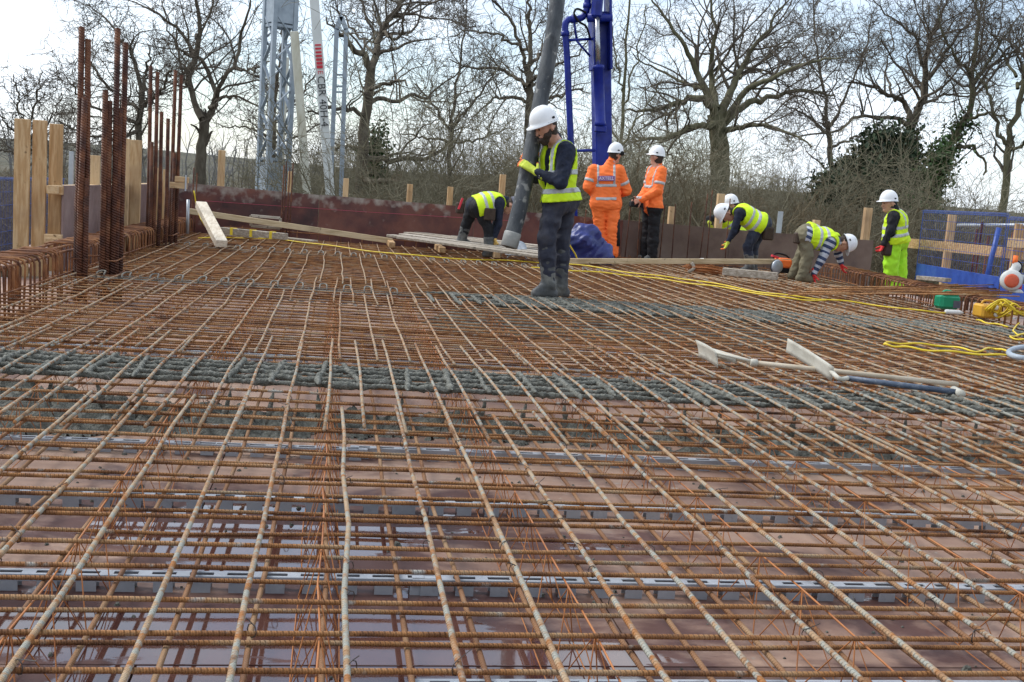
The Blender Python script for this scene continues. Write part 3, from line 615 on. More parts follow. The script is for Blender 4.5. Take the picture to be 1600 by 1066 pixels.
def tubes(P, R, k, closed_tip=False):
    N, S, _ = P.shape; T = np.empty_like(P); T[:, 1:-1] = P[:, 2:]-P[:, :-2]; T[:, 0] = P[:, 1]-P[:, 0]; T[:, -1] = P[:, -1]-P[:, -2]; T = vnorm(T)
    m = vnorm(P[:, -1]-P[:, 0]+1e-6); ref = np.cross(m, np.where(np.abs(m[:, 2:]) < .8, [[0, 0, 1.]], [[1., 0, 0]])); ref = vnorm(ref)[:, None]
    U_ = vnorm(ref-T*(ref*T).sum(2, keepdims=True)); W = np.cross(T, U_); a = np.arange(k)*2*math.pi/k
    V = P[:, :, None]+R[:, :, None, None]*(np.cos(a)[:, None]*U_[:, :, None]+np.sin(a)[:, None]*W[:, :, None])
    i = np.arange(N*S*k).reshape(N, S, k); F = np.stack([i[:, :-1], np.roll(i[:, :-1], -1, 2), np.roll(i[:, 1:], -1, 2), i[:, 1:]], -1).reshape(-1, 4); return V.reshape(-1, 3), F
def crown_of(limbs, r_, lv, rmin):
    """limbs: list of (pts, radii); lv: list of generation settings -> merged mesh of shoots"""
    S0 = 16; P = np.stack([resample(p, S0, .0, r_) for p, _ in limbs]); R = np.stack([np.interp(np.linspace(0, 1, S0), np.linspace(0, 1, len(r)), r) for _, r in limbs]); out = []
    for g in lv:
        P, R = grow(P, R, r_, **g, rmin=rmin); out.append(tubes(P, R, 5 if g['S'] > 7 else 3))
    return merge(out)
def leaves(centres, n, spread, size, r_):
    c = centres[r_.integers(0, len(centres), n)]+r_.normal(0, 1, (n, 3))*spread; a = vnorm(r_.normal(size=(n, 3))); b = vnorm(np.cross(a, r_.normal(size=(n, 3)))); s = size*r_.uniform(.6, 1.4, (n, 1)); V = np.stack([c-a*s, c-b*s*.55, c+a*s, c+b*s*.55], 1).reshape(-1, 3); return V, np.arange(4*n).reshape(-1, 4)
LV_OAK = [dict(per_m=2.0, lenf=.62, ang=52, S=9, wander=.24, up=.20, rf=.55), dict(per_m=1.9, lenf=.55, ang=55, S=6, wander=.26, up=.14, rf=.52), dict(per_m=3.0, lenf=.60, ang=52, S=4, wander=.30, up=.06, rf=.55, lmin=.5), dict(per_m=3.1, lenf=.65, ang=48, S=3, wander=.25, up=.04, rf=.65, lmin=.4)]
def oak(label, Y, trunk, limbs, seed, lv=LV_OAK, rmin=.0095, bark='bark', ivy=0, name='oak_tree', group='bare trees behind the site', dens=1.):
    """trunk/limbs in photograph pixels at distance Y: [(x, y, depth offset, radius px), ...]"""
    r_ = np.random.default_rng(seed); k = pxm(Y); conv = lambda L: (np.array([ony(x, y, Y+dy) for x, y, dy, _ in L]), np.array([w_*k*.78 for *_, w_ in L]))
    tp, tr = conv(trunk); b = tp[0]; g0 = V3(b[0], b[1], -3.3); tp = np.vstack([g0, tp]); tr = np.concatenate([[tr[0]*1.35], tr]); t = thing(name, label, 'tree', g0, group)
    P = resample(tp, 18, .03, r_); R = np.interp(np.linspace(0, 1, 18), np.linspace(0, 1, len(tr)), tr); V, F = tubes(P[None], R[None], 12); V = V+(fbm(V, .9, 3, seed)*.06*np.interp(np.arange(len(V))//12, [0, 17], [1, .6]))[:, None]*0.6; part('trunk', (V, F), MT[bark], t, True)
    LL = []; out = []
    for L in limbs:
        p, rr = conv(L); p = p+np.cumsum(r_.normal(0, .10, p.shape), 0)*np.array([.3, 1.6, .3]); Q = resample(p, 16, .05, r_); RR = np.interp(np.linspace(0, 1, 16), np.linspace(0, 1, len(rr)), rr); LL.append((Q, RR)); out.append(tubes(Q[None], RR[None], 8))
    V, F = merge(out); part('limbs', (V, F), MT[bark], t, True)
    lv2 = [dict(g, per_m=g['per_m']*dens) for g in lv]; V, F = crown_of(LL+[(tp[-3:], tr[-3:])], r_, lv2, rmin); part('crown', (V, F), MT['twig'], t)
    if ivy:
        c = P[5:]; V, F = leaves(np.concatenate([c]*3), ivy, .35, .10, r_); part('ivy', (V, F), MT['ivy'], t)
    return t
D = 0
oak('gnarled oak with a thick level bough right of the crane, forked high up', 45, [(563, 300, D, 13), (568, 240, D, 11), (573, 180, D, 10.5), (578, 130, D, 9.5), (581, 108, D, 8.5)],
    [[(580, 110, 0, 7), (571, 88, -.5, 6), (556, 74, -1, 5), (543, 58, -1, 4), (528, 46, -2, 2.5), (512, 20, -2, 1.5)], [(581, 110, 0, 7.5), (589, 80, .5, 7), (598, 50, 1, 6), (608, 26, 1, 5), (623, 10, 1, 4), (632, -20, 2, 3), (640, -70, 2, 2)],
     [(597, 52, 1, 3.5), (613, 62, 0, 3), (627, 60, 0, 3), (628, 40, -.5, 2.4), (633, 22, -.5, 1.6)], [(575, 162, 0, 5), (600, 154, 1, 4.5), (620, 156, 1.5, 4), (640, 147, 2, 3.5), (662, 153, 2.5, 3), (678, 138, 3, 2), (702, 124, 3, 1.6), (722, 98, 3, 1)],
     [(578, 138, 0, 4), (600, 135, -1, 3.3), (620, 129, -2, 2.5), (634, 140, -3, 1.5)], [(566, 251, 0, 6), (600, 249, 1, 5.5), (640, 248, 2, 5), (666, 245, 2, 4.2), (690, 231, 3, 3), (706, 218, 3, 1.6)], [(562, 281, 0, 6), (600, 283, -2, 5), (638, 292, -3, 4), (656, 312, -4, 3)],
     [(570, 182, 0, 4.5), (545, 171, -1, 4), (520, 169, -2, 3), (480, 172, -3, 1.5)], [(566, 236, 0, 4), (540, 230, 1, 3), (522, 236, 2, 1.5)], [(586, 84, 0, 3), (566, 62, 2, 2.4), (546, 38, 3, 2), (520, 8, 4, 1.4)], [(604, 34, 1, 3), (640, 14, 2, 2.2), (680, 4, 3, 1.6), (715, -8, 4, 1)], [(600, 46, 1, 2.6), (588, 18, 3, 2), (585, -20, 4, 1.4)]], 3)
oak('twisted oak with a low fork between the column bars and the crane', 44, [(312, 300, D, 11.5), (315, 250, D, 10.5), (318, 210, D, 10), (320, 184, D, 9.5)],
    [[(317, 188, 0, 7), (303, 155, 0, 5.5), (291, 122, 0, 5.5), (299, 97, 0, 5.5), (305, 72, 0, 4.5), (304, 35, 0, 3.5), (302, -10, 0, 2.5), (300, -60, 0, 1.5)], [(322, 188, 0, 7), (338, 156, 0, 6), (330, 130, .5, 4.5), (321, 108, .5, 4), (306, 88, .5, 3.6), (292, 78, 1, 3.2), (270, 50, 1, 2.6), (240, 28, 1, 2), (205, 8, 2, 1)],
     [(337, 158, 0, 5), (346, 130, -1, 4), (366, 107, -1, 3.5), (373, 70, -1, 3), (384, 20, -2, 2), (392, -20, -2, 1)], [(332, 172, 0, 4), (350, 154, -2, 3.6), (366, 151, -3, 3), (386, 160, -3, 2.4), (412, 172, -3, 1.2)], [(303, 90, 0, 3), (280, 72, -2, 2.2), (262, 40, -3, 1.6), (250, 0, -3, 1)], [(366, 107, -1, 2.6), (392, 106, -2, 2), (420, 92, -3, 1.2)], [(304, 60, 0, 2.6), (322, 30, 2, 2), (345, -10, 3, 1)], [(296, 110, 0, 2.6), (262, 118, 2, 1.8), (232, 100, 2, 1)]], 5, dens=.9)
oak('leaning tree of fine upswept twigs behind the tall column bars', 42, [(214, 300, D, 7), (216, 240, D, 6.5), (220, 180, D, 6), (223, 150, D, 5.5)],
    [[(222, 160, 0, 5), (212, 110, 0, 4), (196, 70, 0, 3), (172, 35, 0, 2), (140, 8, 0, 1)], [(223, 150, 0, 4), (230, 110, 0, 3), (238, 95, 0, 2), (240, 70, 0, 1)], [(218, 175, 0, 4), (190, 150, 1, 3), (160, 120, 1, 2), (125, 60, 2, 1)], [(218, 190, 0, 4), (185, 180, -1, 3), (150, 170, -2, 2), (110, 130, -3, 1.2)], [(216, 205, 0, 4), (180, 215, -2, 3), (140, 215, -3, 2), (90, 190, -4, 1.2)], [(222, 165, 0, 3.5), (250, 140, -2, 2.6), (265, 110, -3, 1.4)]], 7, dens=1.2)
oak('many stemmed oak directly behind the delivery hose', 46, [(822, 300, D, 10), (825, 220, D, 8.5), (828, 150, D, 8), (827, 112, D, 7)],
    [[(827, 115, 0, 5), (832, 70, 0, 4.5), (829, 40, 0, 3.5), (824, 0, 0, 2.5), (822, -40, 0, 1.5)], [(826, 120, 0, 4.5), (813, 70, 0, 3.5), (797, 36, 0, 3), (776, 10, 0, 2.2), (760, -20, 0, 1.4)], [(827, 138, 0, 4.5), (800, 122, 1, 3.6), (780, 112, 1, 3), (742, 112, 2, 2), (705, 100, 2, 1.2)], [(827, 160, 0, 4), (790, 152, -1, 3), (760, 160, -2, 2), (730, 190, -2, 1.2)],
     [(828, 100, 0, 4), (850, 70, 2, 3), (868, 40, 2, 2.2), (880, 0, 3, 1.4)], [(827, 130, 0, 4), (860, 110, -2, 3), (900, 90, -3, 2), (930, 60, -3, 1)], [(820, 80, 0, 3), (780, 60, -2, 2.4), (745, 50, -3, 1.8), (700, 55, -3, 1)], [(826, 170, 0, 4), (870, 150, 2, 3), (910, 140, 3, 2)]], 9)
oak('broad spreading oak with massive boughs behind the middle right workers', 47, [(1122, 310, D, 24), (1125, 250, D, 21), (1121, 205, D, 20), (1117, 178, D, 17)],
    [[(1112, 178, 0, 9), (1090, 157, 0, 7.5), (1060, 160, 0, 6), (1030, 170, .5, 4.5), (1000, 176, 1, 3), (970, 172, 1, 1.5)], [(1115, 174, 0, 9), (1101, 142, 0, 7), (1086, 110, 0, 5.5), (1068, 76, 0, 4), (1040, 38, 0, 2.8), (1008, -10, 0, 1.4)], [(1118, 172, 0, 9), (1109, 130, 1, 6.5), (1106, 98, 1, 5), (1112, 58, 1, 3.6), (1106, 18, 1, 2.4), (1112, -40, 1, 1.2)], [(1124, 182, 0, 10), (1137, 150, 0, 8), (1152, 118, 0, 6), (1172, 88, 0, 4.2), (1202, 40, 0, 2.8), (1232, -10, 0, 1.4)],
     [(1130, 195, 0, 9), (1162, 166, 1, 7), (1202, 150, 2, 5), (1252, 140, 2, 3.4), (1302, 150, 3, 1.6)], [(1130, 186, 0, 8), (1166, 142, -1, 6), (1212, 118, -2, 4.4), (1262, 100, -2, 3), (1312, 88, -2, 1.5)], [(1118, 200, 0, 8), (1080, 200, -2, 5.5), (1040, 215, -3, 4), (990, 220, -4, 2)], [(1130, 205, 0, 7), (1180, 195, -3, 5), (1230, 205, -4, 3), (1270, 230, -5, 1.5)], [(1104, 140, 0, 5), (1070, 130, 2, 3.6), (1030, 110, 3, 2.4), (990, 80, 3, 1.2)], [(1150, 125, 0, 4.5), (1180, 105, 3, 3), (1230, 70, 4, 2), (1280, 40, 4, 1)]], 11, bark='moss')
oak('tall oak with an ivy clad foot beyond the lime trousers', 50, [(1413, 300, D, 13), (1416, 240, D, 11.5), (1420, 205, D, 10)],
    [[(1422, 205, 0, 9), (1440, 160, 0, 7.5), (1445, 126, 0, 6.5), (1454, 80, 0, 4.5), (1460, 38, 0, 3.2), (1476, -10, 0, 1.8)], [(1420, 200, 0, 7), (1416, 166, 0, 5.5), (1397, 155, 0, 4.5), (1358, 143, 0, 3.2), (1320, 135, 0, 1.6)], [(1418, 200, 0, 5), (1410, 190, -1, 4), (1371, 184, -1, 3.4), (1333, 191, -2, 2.8), (1301, 207, -2, 2.2), (1247, 214, -2, 1.2)], [(1444, 132, 0, 4.5), (1426, 64, 0, 3.2), (1384, 28, 0, 2), (1356, -5, 0, 1)], [(1446, 126, 0, 5), (1480, 73, 0, 3.4), (1518, 29, 0, 2), (1560, 0, 0, 1)], [(1432, 170, 0, 4), (1470, 150, 2, 3), (1510, 150, 3, 2), (1550, 135, 3, 1)], [(1400, 158, 0, 3), (1385, 110, 2, 2.4), (1400, 70, 2, 1.6), (1390, 30, 3, 1)]], 13, ivy=2200, rmin=.012)
oak('ivy hung oak leaning right towards the blue mesh barrier', 48, [(1456, 300, D, 10), (1462, 265, D, 9), (1486, 223, D, 8), (1505, 190, D, 7)],
    [[(1500, 200, 0, 6.5), (1518, 170, 0, 6), (1522, 108, 0, 5), (1525, 48, 0, 3.5), (1528, -20, 0, 2)], [(1520, 130, 0, 4), (1545, 100, 0, 3), (1570, 60, 0, 2), (1600, 20, 0, 1)], [(1480, 232, 0, 5), (1510, 228, 1, 4), (1530, 250, 1, 3), (1528, 270, 1, 2)], [(1521, 120, 0, 4), (1500, 95, -1, 3), (1480, 50, -2, 2), (1470, 10, -2, 1)], [(1510, 185, 0, 4), (1550, 175, -2, 3), (1590, 185, -3, 2)]], 15, bark='moss', ivy=1800)
oak('straight dark tree at the right margin', 46, [(1571, 300, D, 9), (1573, 250, D, 8), (1578, 210, D, 7)],
    [[(1578, 212, 0, 6.5), (1586, 170, 0, 5.5), (1594, 96, 0, 4.5), (1600, 30, 0, 3), (1602, -30, 0, 2)], [(1574, 225, 0, 4.5), (1563, 200, 0, 3.5), (1547, 143, 0, 2.8), (1530, 105, 0, 1.5)], [(1590, 140, 0, 4), (1620, 100, 1, 3), (1640, 40, 1, 2)], [(1590, 120, 0, 3.5), (1565, 80, 2, 2.5), (1545, 30, 2, 1.4)], [(1575, 235, 0, 4), (1600, 222, -2, 3), (1640, 215, -2, 1.5)]], 17, bark='moss')
oak('slim pale stemmed tree between the blue boom and the broad oak', 40, [(966, 300, D, 5), (971, 220, D, 4.2), (976, 140, D, 3.4), (980, 60, D, 2.6), (983, -30, D, 1.8)],
    [[(973, 190, 0, 2.4), (985, 130, 0, 2), (1000, 70, 0, 1.4), (1012, 10, 0, 1)], [(975, 150, 0, 2.2), (962, 90, 0, 1.8), (955, 30, 0, 1)], [(968, 240, 0, 2.4), (950, 180, 1, 1.8), (938, 120, 1, 1)], [(970, 230, 0, 2.4), (1000, 180, 1, 1.8), (1030, 130, 1, 1)]], 19, dens=.9, bark='moss', name='slim_tree', rmin=.009)
oak('slender grey tree behind the crane mast', 52, [(425, 300, D, 5), (428, 200, D, 4), (432, 120, D, 3)],
    [[(432, 125, 0, 3), (440, 70, 0, 2.4), (446, 0, 0, 1.6)], [(430, 150, 0, 2.4), (400, 120, 0, 1.8), (360, 100, 0, 1)], [(428, 190, 0, 2.4), (460, 160, 0, 1.8), (500, 110, 0, 1.2)], [(427, 215, 0, 2.4), (390, 200, 0, 1.8), (350, 200, 0, 1)], [(427, 225, 0, 2.4), (470, 215, 0, 1.8), (510, 195, 0, 1)]], 21, name='slim_tree', rmin=.013)
oak('fine twigged tree between the gnarled oak and the hose', 56, [(700, 300, D, 6), (703, 240, D, 5), (706, 190, D, 4)],
    [[(706, 195, 0, 3.4), (715, 130, 0, 2.6), (725, 60, 0, 1.8), (735, 0, 0, 1)], [(705, 210, 0, 3), (680, 170, 0, 2.4), (650, 130, 0, 1.2)], [(705, 200, 0, 3), (740, 160, 0, 2.4), (775, 110, 0, 1.2)], [(704, 225, 0, 3), (660, 215, 0, 2), (620, 210, 0, 1)], [(704, 225, 0, 3), (750, 215, 0, 2), (790, 200, 0, 1)]], 23, name='slim_tree', rmin=.014)
oak('fine twigged tree filling the gap left of the tall ivy footed oak', 58, [(1300, 300, D, 7), (1297, 240, D, 6), (1293, 190, D, 5)],
    [[(1293, 195, 0, 4), (1290, 130, 0, 3), (1280, 60, 0, 2), (1275, -10, 0, 1)], [(1294, 200, 0, 3.4), (1320, 150, 0, 2.6), (1345, 90, 0, 1.8), (1360, 30, 0, 1)], [(1294, 210, 0, 3.4), (1260, 180, 0, 2.4), (1220, 160, 0, 1.2)], [(1296, 230, 0, 3), (1340, 215, 0, 2), (1385, 215, 0, 1)]], 25, name='slim_tree', rmin=.014)
oak('small fine tree at the far left above the blue mesh', 48, [(30, 300, D, 4), (34, 240, D, 3.4), (38, 200, D, 2.8)],
    [[(38, 205, 0, 2.4), (30, 160, 0, 1.8), (20, 115, 0, 1)], [(37, 210, 0, 2.4), (55, 160, 0, 1.8), (65, 110, 0, 1)], [(36, 220, 0, 2.4), (10, 195, 0, 1.6), (-15, 160, 0, 1)], [(36, 225, 0, 2.4), (75, 195, 0, 1.6), (100, 150, 0, 1)], [(34, 240, 0, 2), (0, 235, 0, 1.4), (-20, 225, 0, 1)], [(34, 235, 0, 2), (70, 230, 0, 1.4), (110, 205, 0, 1)]], 27, name='slim_tree', rmin=.012, dens=1.5)
# thickets: each bush its own copy of one of three builds
def bush_mesh(seed, n, h, rad, m_):
    r_ = np.random.default_rng(seed); b = np.stack([r_.normal(0, rad*.35, n), r_.normal(0, rad*.35, n), np.zeros(n)], 1); d = vnorm(np.stack([b[:, 0]*.8+r_.normal(0, .35, n), b[:, 1]*.8+r_.normal(0, .35, n), np.full(n, 1.6)], 1)); S = 8; P = np.empty((n, S, 3)); P[:, 0] = b; p = b; ln = h*r_.uniform(.55, 1.1, n)
    for k in range(1, S): d = vnorm(d+r_.normal(0, .16, (n, 3))); p = p+d*(ln/(S-1))[:, None]; P[:, k] = p
    R = np.linspace(.024, .008, S)[None]*r_.uniform(.5, 1.2, (n, 1)); o = [tubes(P, R, 4)]
    P2, R2 = grow(P, R, r_, 3.0, .42, 50, 5, .24, .12, .6, lmin=.6, rmin=.0075); o.append(tubes(P2, R2, 3)); P3, R3 = grow(P2, R2, r_, 3.8, .6, 48, 3, .25, .06, .7, lmin=.4, rmin=.0065); o.append(tubes(P3, R3, 3))
    V, F = merge(o); return mesh('twigs', V, F, MT[m_])
BM = [bush_mesh(41, 46, 6.2, 3.0, 'scrub'), bush_mesh(42, 52, 5.0, 3.4, 'scrub'), bush_mesh(43, 40, 7.4, 2.6, 'pale_twig'), bush_mesh(44, 60, 4.2, 3.4, 'scrub')]
where = ['behind the upright boards', 'behind the tall column bars', 'left of the twisted oak', 'under the twisted oak', 'behind the crane mast', 'behind the crane struts', 'under the gnarled oak', 'right of the level bough', 'above the bending man in the cap', 'left of the hose', 'behind the hose', 'behind the blue boom', 'behind the orange pair', 'right of the orange pair', 'left of the broad oak', 'under the broad oak', 'right of the broad oak', 'above the two helmets', 'above the striped sleeves', 'left of the dark evergreen', 'below the dark evergreen', 'right of the lime trousers', 'behind the blue mesh', 'above the leaf blower', 'at the right margin', 'at the far left margin']
bx_ = [5, 110, 200, 290, 380, 470, 560, 640, 700, 760, 820, 880, 945, 1000, 1050, 1110, 1165, 1215, 1260, 1300, 1370, 1440, 1500, 1550, 1610, -60]
r_ = np.random.default_rng(77)
for i, x in enumerate(bx_):
    for row in range(3):
        Y = ((40, 47, 66) if x < 570 else (31, 38, 62))[row]+r_.uniform(-2.5, 2.5); p = ony(x+r_.uniform(-35, 35), 300, Y); k = r_.integers(0, 4)
        if x < 560: k = [1, 3, 3][row]
        t = thing('thicket_bush', '%s brown leafless bush %s' % (('nearer', 'middle', 'farther')[row], where[i]), 'bush', (p[0], Y, -3.3), 'leafless bushes behind the wall'); o = bpy.data.objects.new('twigs', BM[k]); sc.collection.objects.link(o); o.parent = t
        s = r_.uniform(.7, 1.0)*(1.0 if row < 2 else 1.15); 
        if 640 < x < 880 or x in (945, 1000, 1050): s *= 1.15
        s *= 1.25 if x < 260 and row == 2 else 1
        t.scale = (s*1.1, s*1.1, s*(.82 if x < 560 else .95)); t.rotation_euler.z = r_.uniform(0, 6.28)
# dark evergreen and ivy
def evergreen(label, Y, blobs, n, size, seed, m_='leaf', nm='evergreen_tree'):
    r_ = np.random.default_rng(seed); k = pxm(Y); c = []
    for x, y, rx, ry in blobs:
        m = int(60*rx*ry/900)+8; q = r_.normal(size=(m, 3)); q = vnorm(q)*r_.random((m, 1))**.4; b = ony(x, y, Y); c.append(b+q*np.array([rx*k, rx*k*.9, ry*k]))
    c = np.concatenate(c); g0 = V3(*c.mean(0)[:2], -3.3); t = thing(nm, label, 'tree', g0)
    V, F = leaves(c, n, .28, size, r_); part('crown', (V, F), MT[m_], t); part('trunk', MB().tube([g0, c.mean(0)+V3(0, 0, .5)], (.22, .1), 8), MT['bark'], t, True)
    n2 = min(70, len(c)); P = np.stack([np.linspace(g0+V3(0, 0, 1.5), q, 5) for q in c[r_.integers(0, len(c), n2)]]); P[:, 1:4] += r_.normal(0, .15, (n2, 3, 3)); V, F = tubes(P, np.full((n2, 5), .025), 3); part('branches', (V, F), MT['twig'], t)
evergreen('dense dark evergreen mass left of the lime trousers', 40, [(1330, 285, 40, 34), (1365, 262, 34, 42), (1400, 260, 36, 55), (1300, 305, 34, 28), (1375, 225, 16, 28), (1420, 300, 30, 40), (1345, 315, 50, 25)], 15000, .11, 51)
evergreen('ivy smothered trunk right of the dark evergreen', 39, [(1450, 290, 14, 40), (1468, 255, 10, 35), (1438, 320, 16, 25)], 3800, .09, 53, 'ivy', 'ivy_column')
evergreen('green ivy column behind the gnarled oak trunk', 47, [(585, 250, 7, 30), (590, 285, 14, 22), (588, 215, 4, 18)], 2200, .09, 55, 'ivy', 'ivy_column')
# far wooded skyline that reads as one mass
def skyline():
    r_ = np.random.default_rng(91); n = 900; x = r_.uniform(-190, 300, n); y = r_.uniform(130, 235, n); hz = r_.uniform(5, 11, n); S = 5; P = np.empty((n, S, 3)); p = np.stack([x, y, np.full(n, -3.)], 1); d = np.tile([0, 0, 1.], (n, 1)); P[:, 0] = p
    for k in range(1, S): d = vnorm(d+r_.normal(0, .12, (n, 3))); p = p+d*(hz/(S-1))[:, None]; P[:, k] = p
    R = np.tile(np.linspace(.16, .05, S), (n, 1)); o = [tubes(P, R, 3)]; P2, R2 = grow(P, R, r_, .9, .45, 45, 4, .22, .12, .6, tmin=.3, lmin=1.5, rmin=.045); o.append(tubes(P2, R2, 3)); return merge(o)
MT['far_wood'] = mat('far_bare_wood', [(.3, (.13, .125, .12)), (.7, (.22, .21, .20))], .05, (.9, 1), spec=.05)
solo('distant_wood', skyline(), MT['far_wood'], 'far off grey leafless wood along the skyline', 'wood', (0, 180, -3), kind='stuff')
# ------------------------------------------------------------ signed-distance modelling for figures
def surface_nets(D, o, h):
    n = np.array(D.shape); ins = D < 0
    c = [ins[i:n[0]-1+i, j:n[1]-1+j, k:n[2]-1+k] for i in (0, 1) for j in (0, 1) for k in (0, 1)]
    s = sum(x.astype(np.int8) for x in c); act = (s > 0) & (s < 8); ids = np.full(act.shape, -1, np.int64); cells = np.argwhere(act); ids[act] = np.arange(len(cells))
    corner = np.array([(i, j, k) for i in (0, 1) for j in (0, 1) for k in (0, 1)])
    val = np.stack([D[cells[:, 0]+a, cells[:, 1]+b, cells[:, 2]+e] for a, b, e in corner], 1)
    acc = np.zeros((len(cells), 3)); cnt = np.zeros(len(cells))
    for a in range(8):
        for b in range(a+1, 8):
            if np.abs(corner[a]-corner[b]).sum() != 1: continue
            va, vb = val[:, a], val[:, b]; m = (va < 0) != (vb < 0); t = np.where(m, va/np.where(m, va-vb, 1), 0)
            p = corner[a]+(corner[b]-corner[a])*t[:, None]; acc[m] += p[m]; cnt[m] += 1
    V = o+h*(cells+acc/cnt[:, None]); Q = []
    for ax in range(3):
        sl0 = [slice(1, -1)]*3; sl1 = [slice(1, -1)]*3; sl0[ax] = slice(0, n[ax]-1); sl1[ax] = slice(1, n[ax])
        a = ins[tuple(sl0)]; b = ins[tuple(sl1)]; e = np.argwhere(a != b)
        if not len(e): continue
        flip = a[tuple(e.T)]; p = e.copy()
        for k in range(3):
            if k != ax: p[:, k] += 1
        u, v = (ax+1) % 3, (ax+2) % 3; eu = np.eye(3, dtype=int)[u]; ev = np.eye(3, dtype=int)[v]
        q = [ids[tuple((p-d).T)] for d in (eu+ev, ev, 0*eu, eu)]; q = np.stack(q, 1); q[~flip] = q[~flip][:, ::-1]; Q.append(q)
    F = np.concatenate(Q); return V, F
class Sdf:
    def __init__(s, prims, h, pad=.05):
        lo = np.min([np.minimum(np.subtract(p[1], p[3]), np.subtract(p[2], p[4])) for p in prims], 0)-pad
        hi = np.max([np.maximum(np.add(p[1], p[3]), np.add(p[2], p[4])) for p in prims], 0)+pad
        s.o, s.h = lo, h; s.n = np.ceil((hi-lo)/h).astype(int)+2; s.D = np.full(s.n, 1., np.float32); s.Z = np.zeros(s.n, np.int8); s.B = np.full(s.n, 9., np.float32)
        for p in prims: s.cone(*p)
    def sub(s, a, b, r):
        i0 = np.clip(np.floor((np.minimum(a, b)-r-s.o)/s.h).astype(int), 0, s.n-1); i1 = np.clip(np.ceil((np.maximum(a, b)+r-s.o)/s.h).astype(int)+1, 1, s.n)
        sl = tuple(slice(x, y) for x, y in zip(i0, i1)); g = [s.o[k]+s.h*np.arange(i0[k], i1[k]) for k in range(3)]
        return sl, np.meshgrid(*g, indexing='ij', sparse=True)
    def cone(s, zone, a, b, ra, rb, k=.03, flat=None):
        """round cone a-b; flat=(axis vector, factor) squashes the section along that axis"""
        a = np.asarray(a, float); b = np.asarray(b, float); sl, (X, Y, Z) = s.sub(a, b, max(ra, rb)*1.1+k*1.6+.02); ab = b-a; L = ab@ab+1e-9
        px, py, pz = X-a[0], Y-a[1], Z-a[2]; t = np.clip((px*ab[0]+py*ab[1]+pz*ab[2])/L, 0, 1)
        dx, dy, dz = px-t*ab[0], py-t*ab[1], pz-t*ab[2]
        if flat is not None:
            ax, f = flat; ax = unit(ax); q = (dx*ax[0]+dy*ax[1]+dz*ax[2])*(1/f-1); dx = dx+q*ax[0]; dy = dy+q*ax[1]; dz = dz+q*ax[2]
        d = (np.sqrt(dx*dx+dy*dy+dz*dz)-(ra+(rb-ra)*t)).astype(np.float32)
        D = s.D[sl]; hh = np.clip(.5+.5*(D-d)/k, 0, 1); s.D[sl] = D*(1-hh)+d*hh-k*hh*(1-hh)
        m = d < s.B[sl]; s.Z[sl] = np.where(m, zone, s.Z[sl]); s.B[sl] = np.where(m, d, s.B[sl])
    def grid(s): return np.meshgrid(*[s.o[k]+s.h*np.arange(s.n[k]) for k in range(3)], indexing='ij', sparse=True)
    def carve(s, a, b, ra, rb):
        a = np.asarray(a, float); b = np.asarray(b, float); sl, (X, Y, Z) = s.sub(a, b, max(ra, rb)+.02); ab = b-a; L = ab@ab+1e-9
        t = np.clip(((X-a[0])*ab[0]+(Y-a[1])*ab[1]+(Z-a[2])*ab[2])/L, 0, 1)
        d = np.sqrt((X-a[0]-t*ab[0])**2+(Y-a[1]-t*ab[1])**2+(Z-a[2]-t*ab[2])**2)-(ra+(rb-ra)*t); s.D[sl] = np.maximum(s.D[sl], -d)
    def plane(s, p, nrm):                              # keeps the side the normal points away from
        X, Y, Z = s.grid(); nrm = unit(nrm); s.D = np.maximum(s.D, ((X-p[0])*nrm[0]+(Y-p[1])*nrm[1]+(Z-p[2])*nrm[2]).astype(np.float32))
    def folds(s, amp, wl, seed, zones=None):
        X, Y, Z = s.grid(); r = np.random.default_rng(seed); f = 0
        for k in range(7):
            d = r.normal(size=3)*V3(.7, .7, 1.5); d /= np.linalg.norm(d); L = wl*r.uniform(.6, 1.7); f = f+np.sin((X*d[0]+Y*d[1]+Z*d[2])*2*math.pi/L+r.uniform(0, 6)+1.3*np.sin((X*d[1]-Y*d[2]+Z*d[0])*2*math.pi/(L*2.3)))
        f = (np.abs(f)/2.2-.6)*amp
        if zones is not None: f = f*np.isin(s.Z, zones)
        s.D = (s.D+f).astype(np.float32)
    def creases(s, amp, wl, seed, n=5):
        X, Y, Z = s.grid(); r = np.random.default_rng(seed); f = 0
        for k in range(n):
            d = r.normal(size=3); d /= np.linalg.norm(d); L = wl*r.uniform(.7, 1.5); q = (X*d[0]+Y*d[1]+Z*d[2])/L+r.random(); f = f+np.abs(q-np.floor(q)-.5)*4-1
        s.D = (s.D+f*amp/n**.5).astype(np.float32)
    def mesh(s):
        s.D[0] = s.D[-1] = 1; s.D[:, 0] = s.D[:, -1] = 1; s.D[:, :, 0] = s.D[:, :, -1] = 1
        V, F = surface_nets(s.D, s.o, s.h); c = V[F].mean(1); i = np.clip(np.round((c-s.o)/s.h).astype(int), 0, s.n-1)
        return V, F, s.Z[i[:, 0], i[:, 1], i[:, 2]]

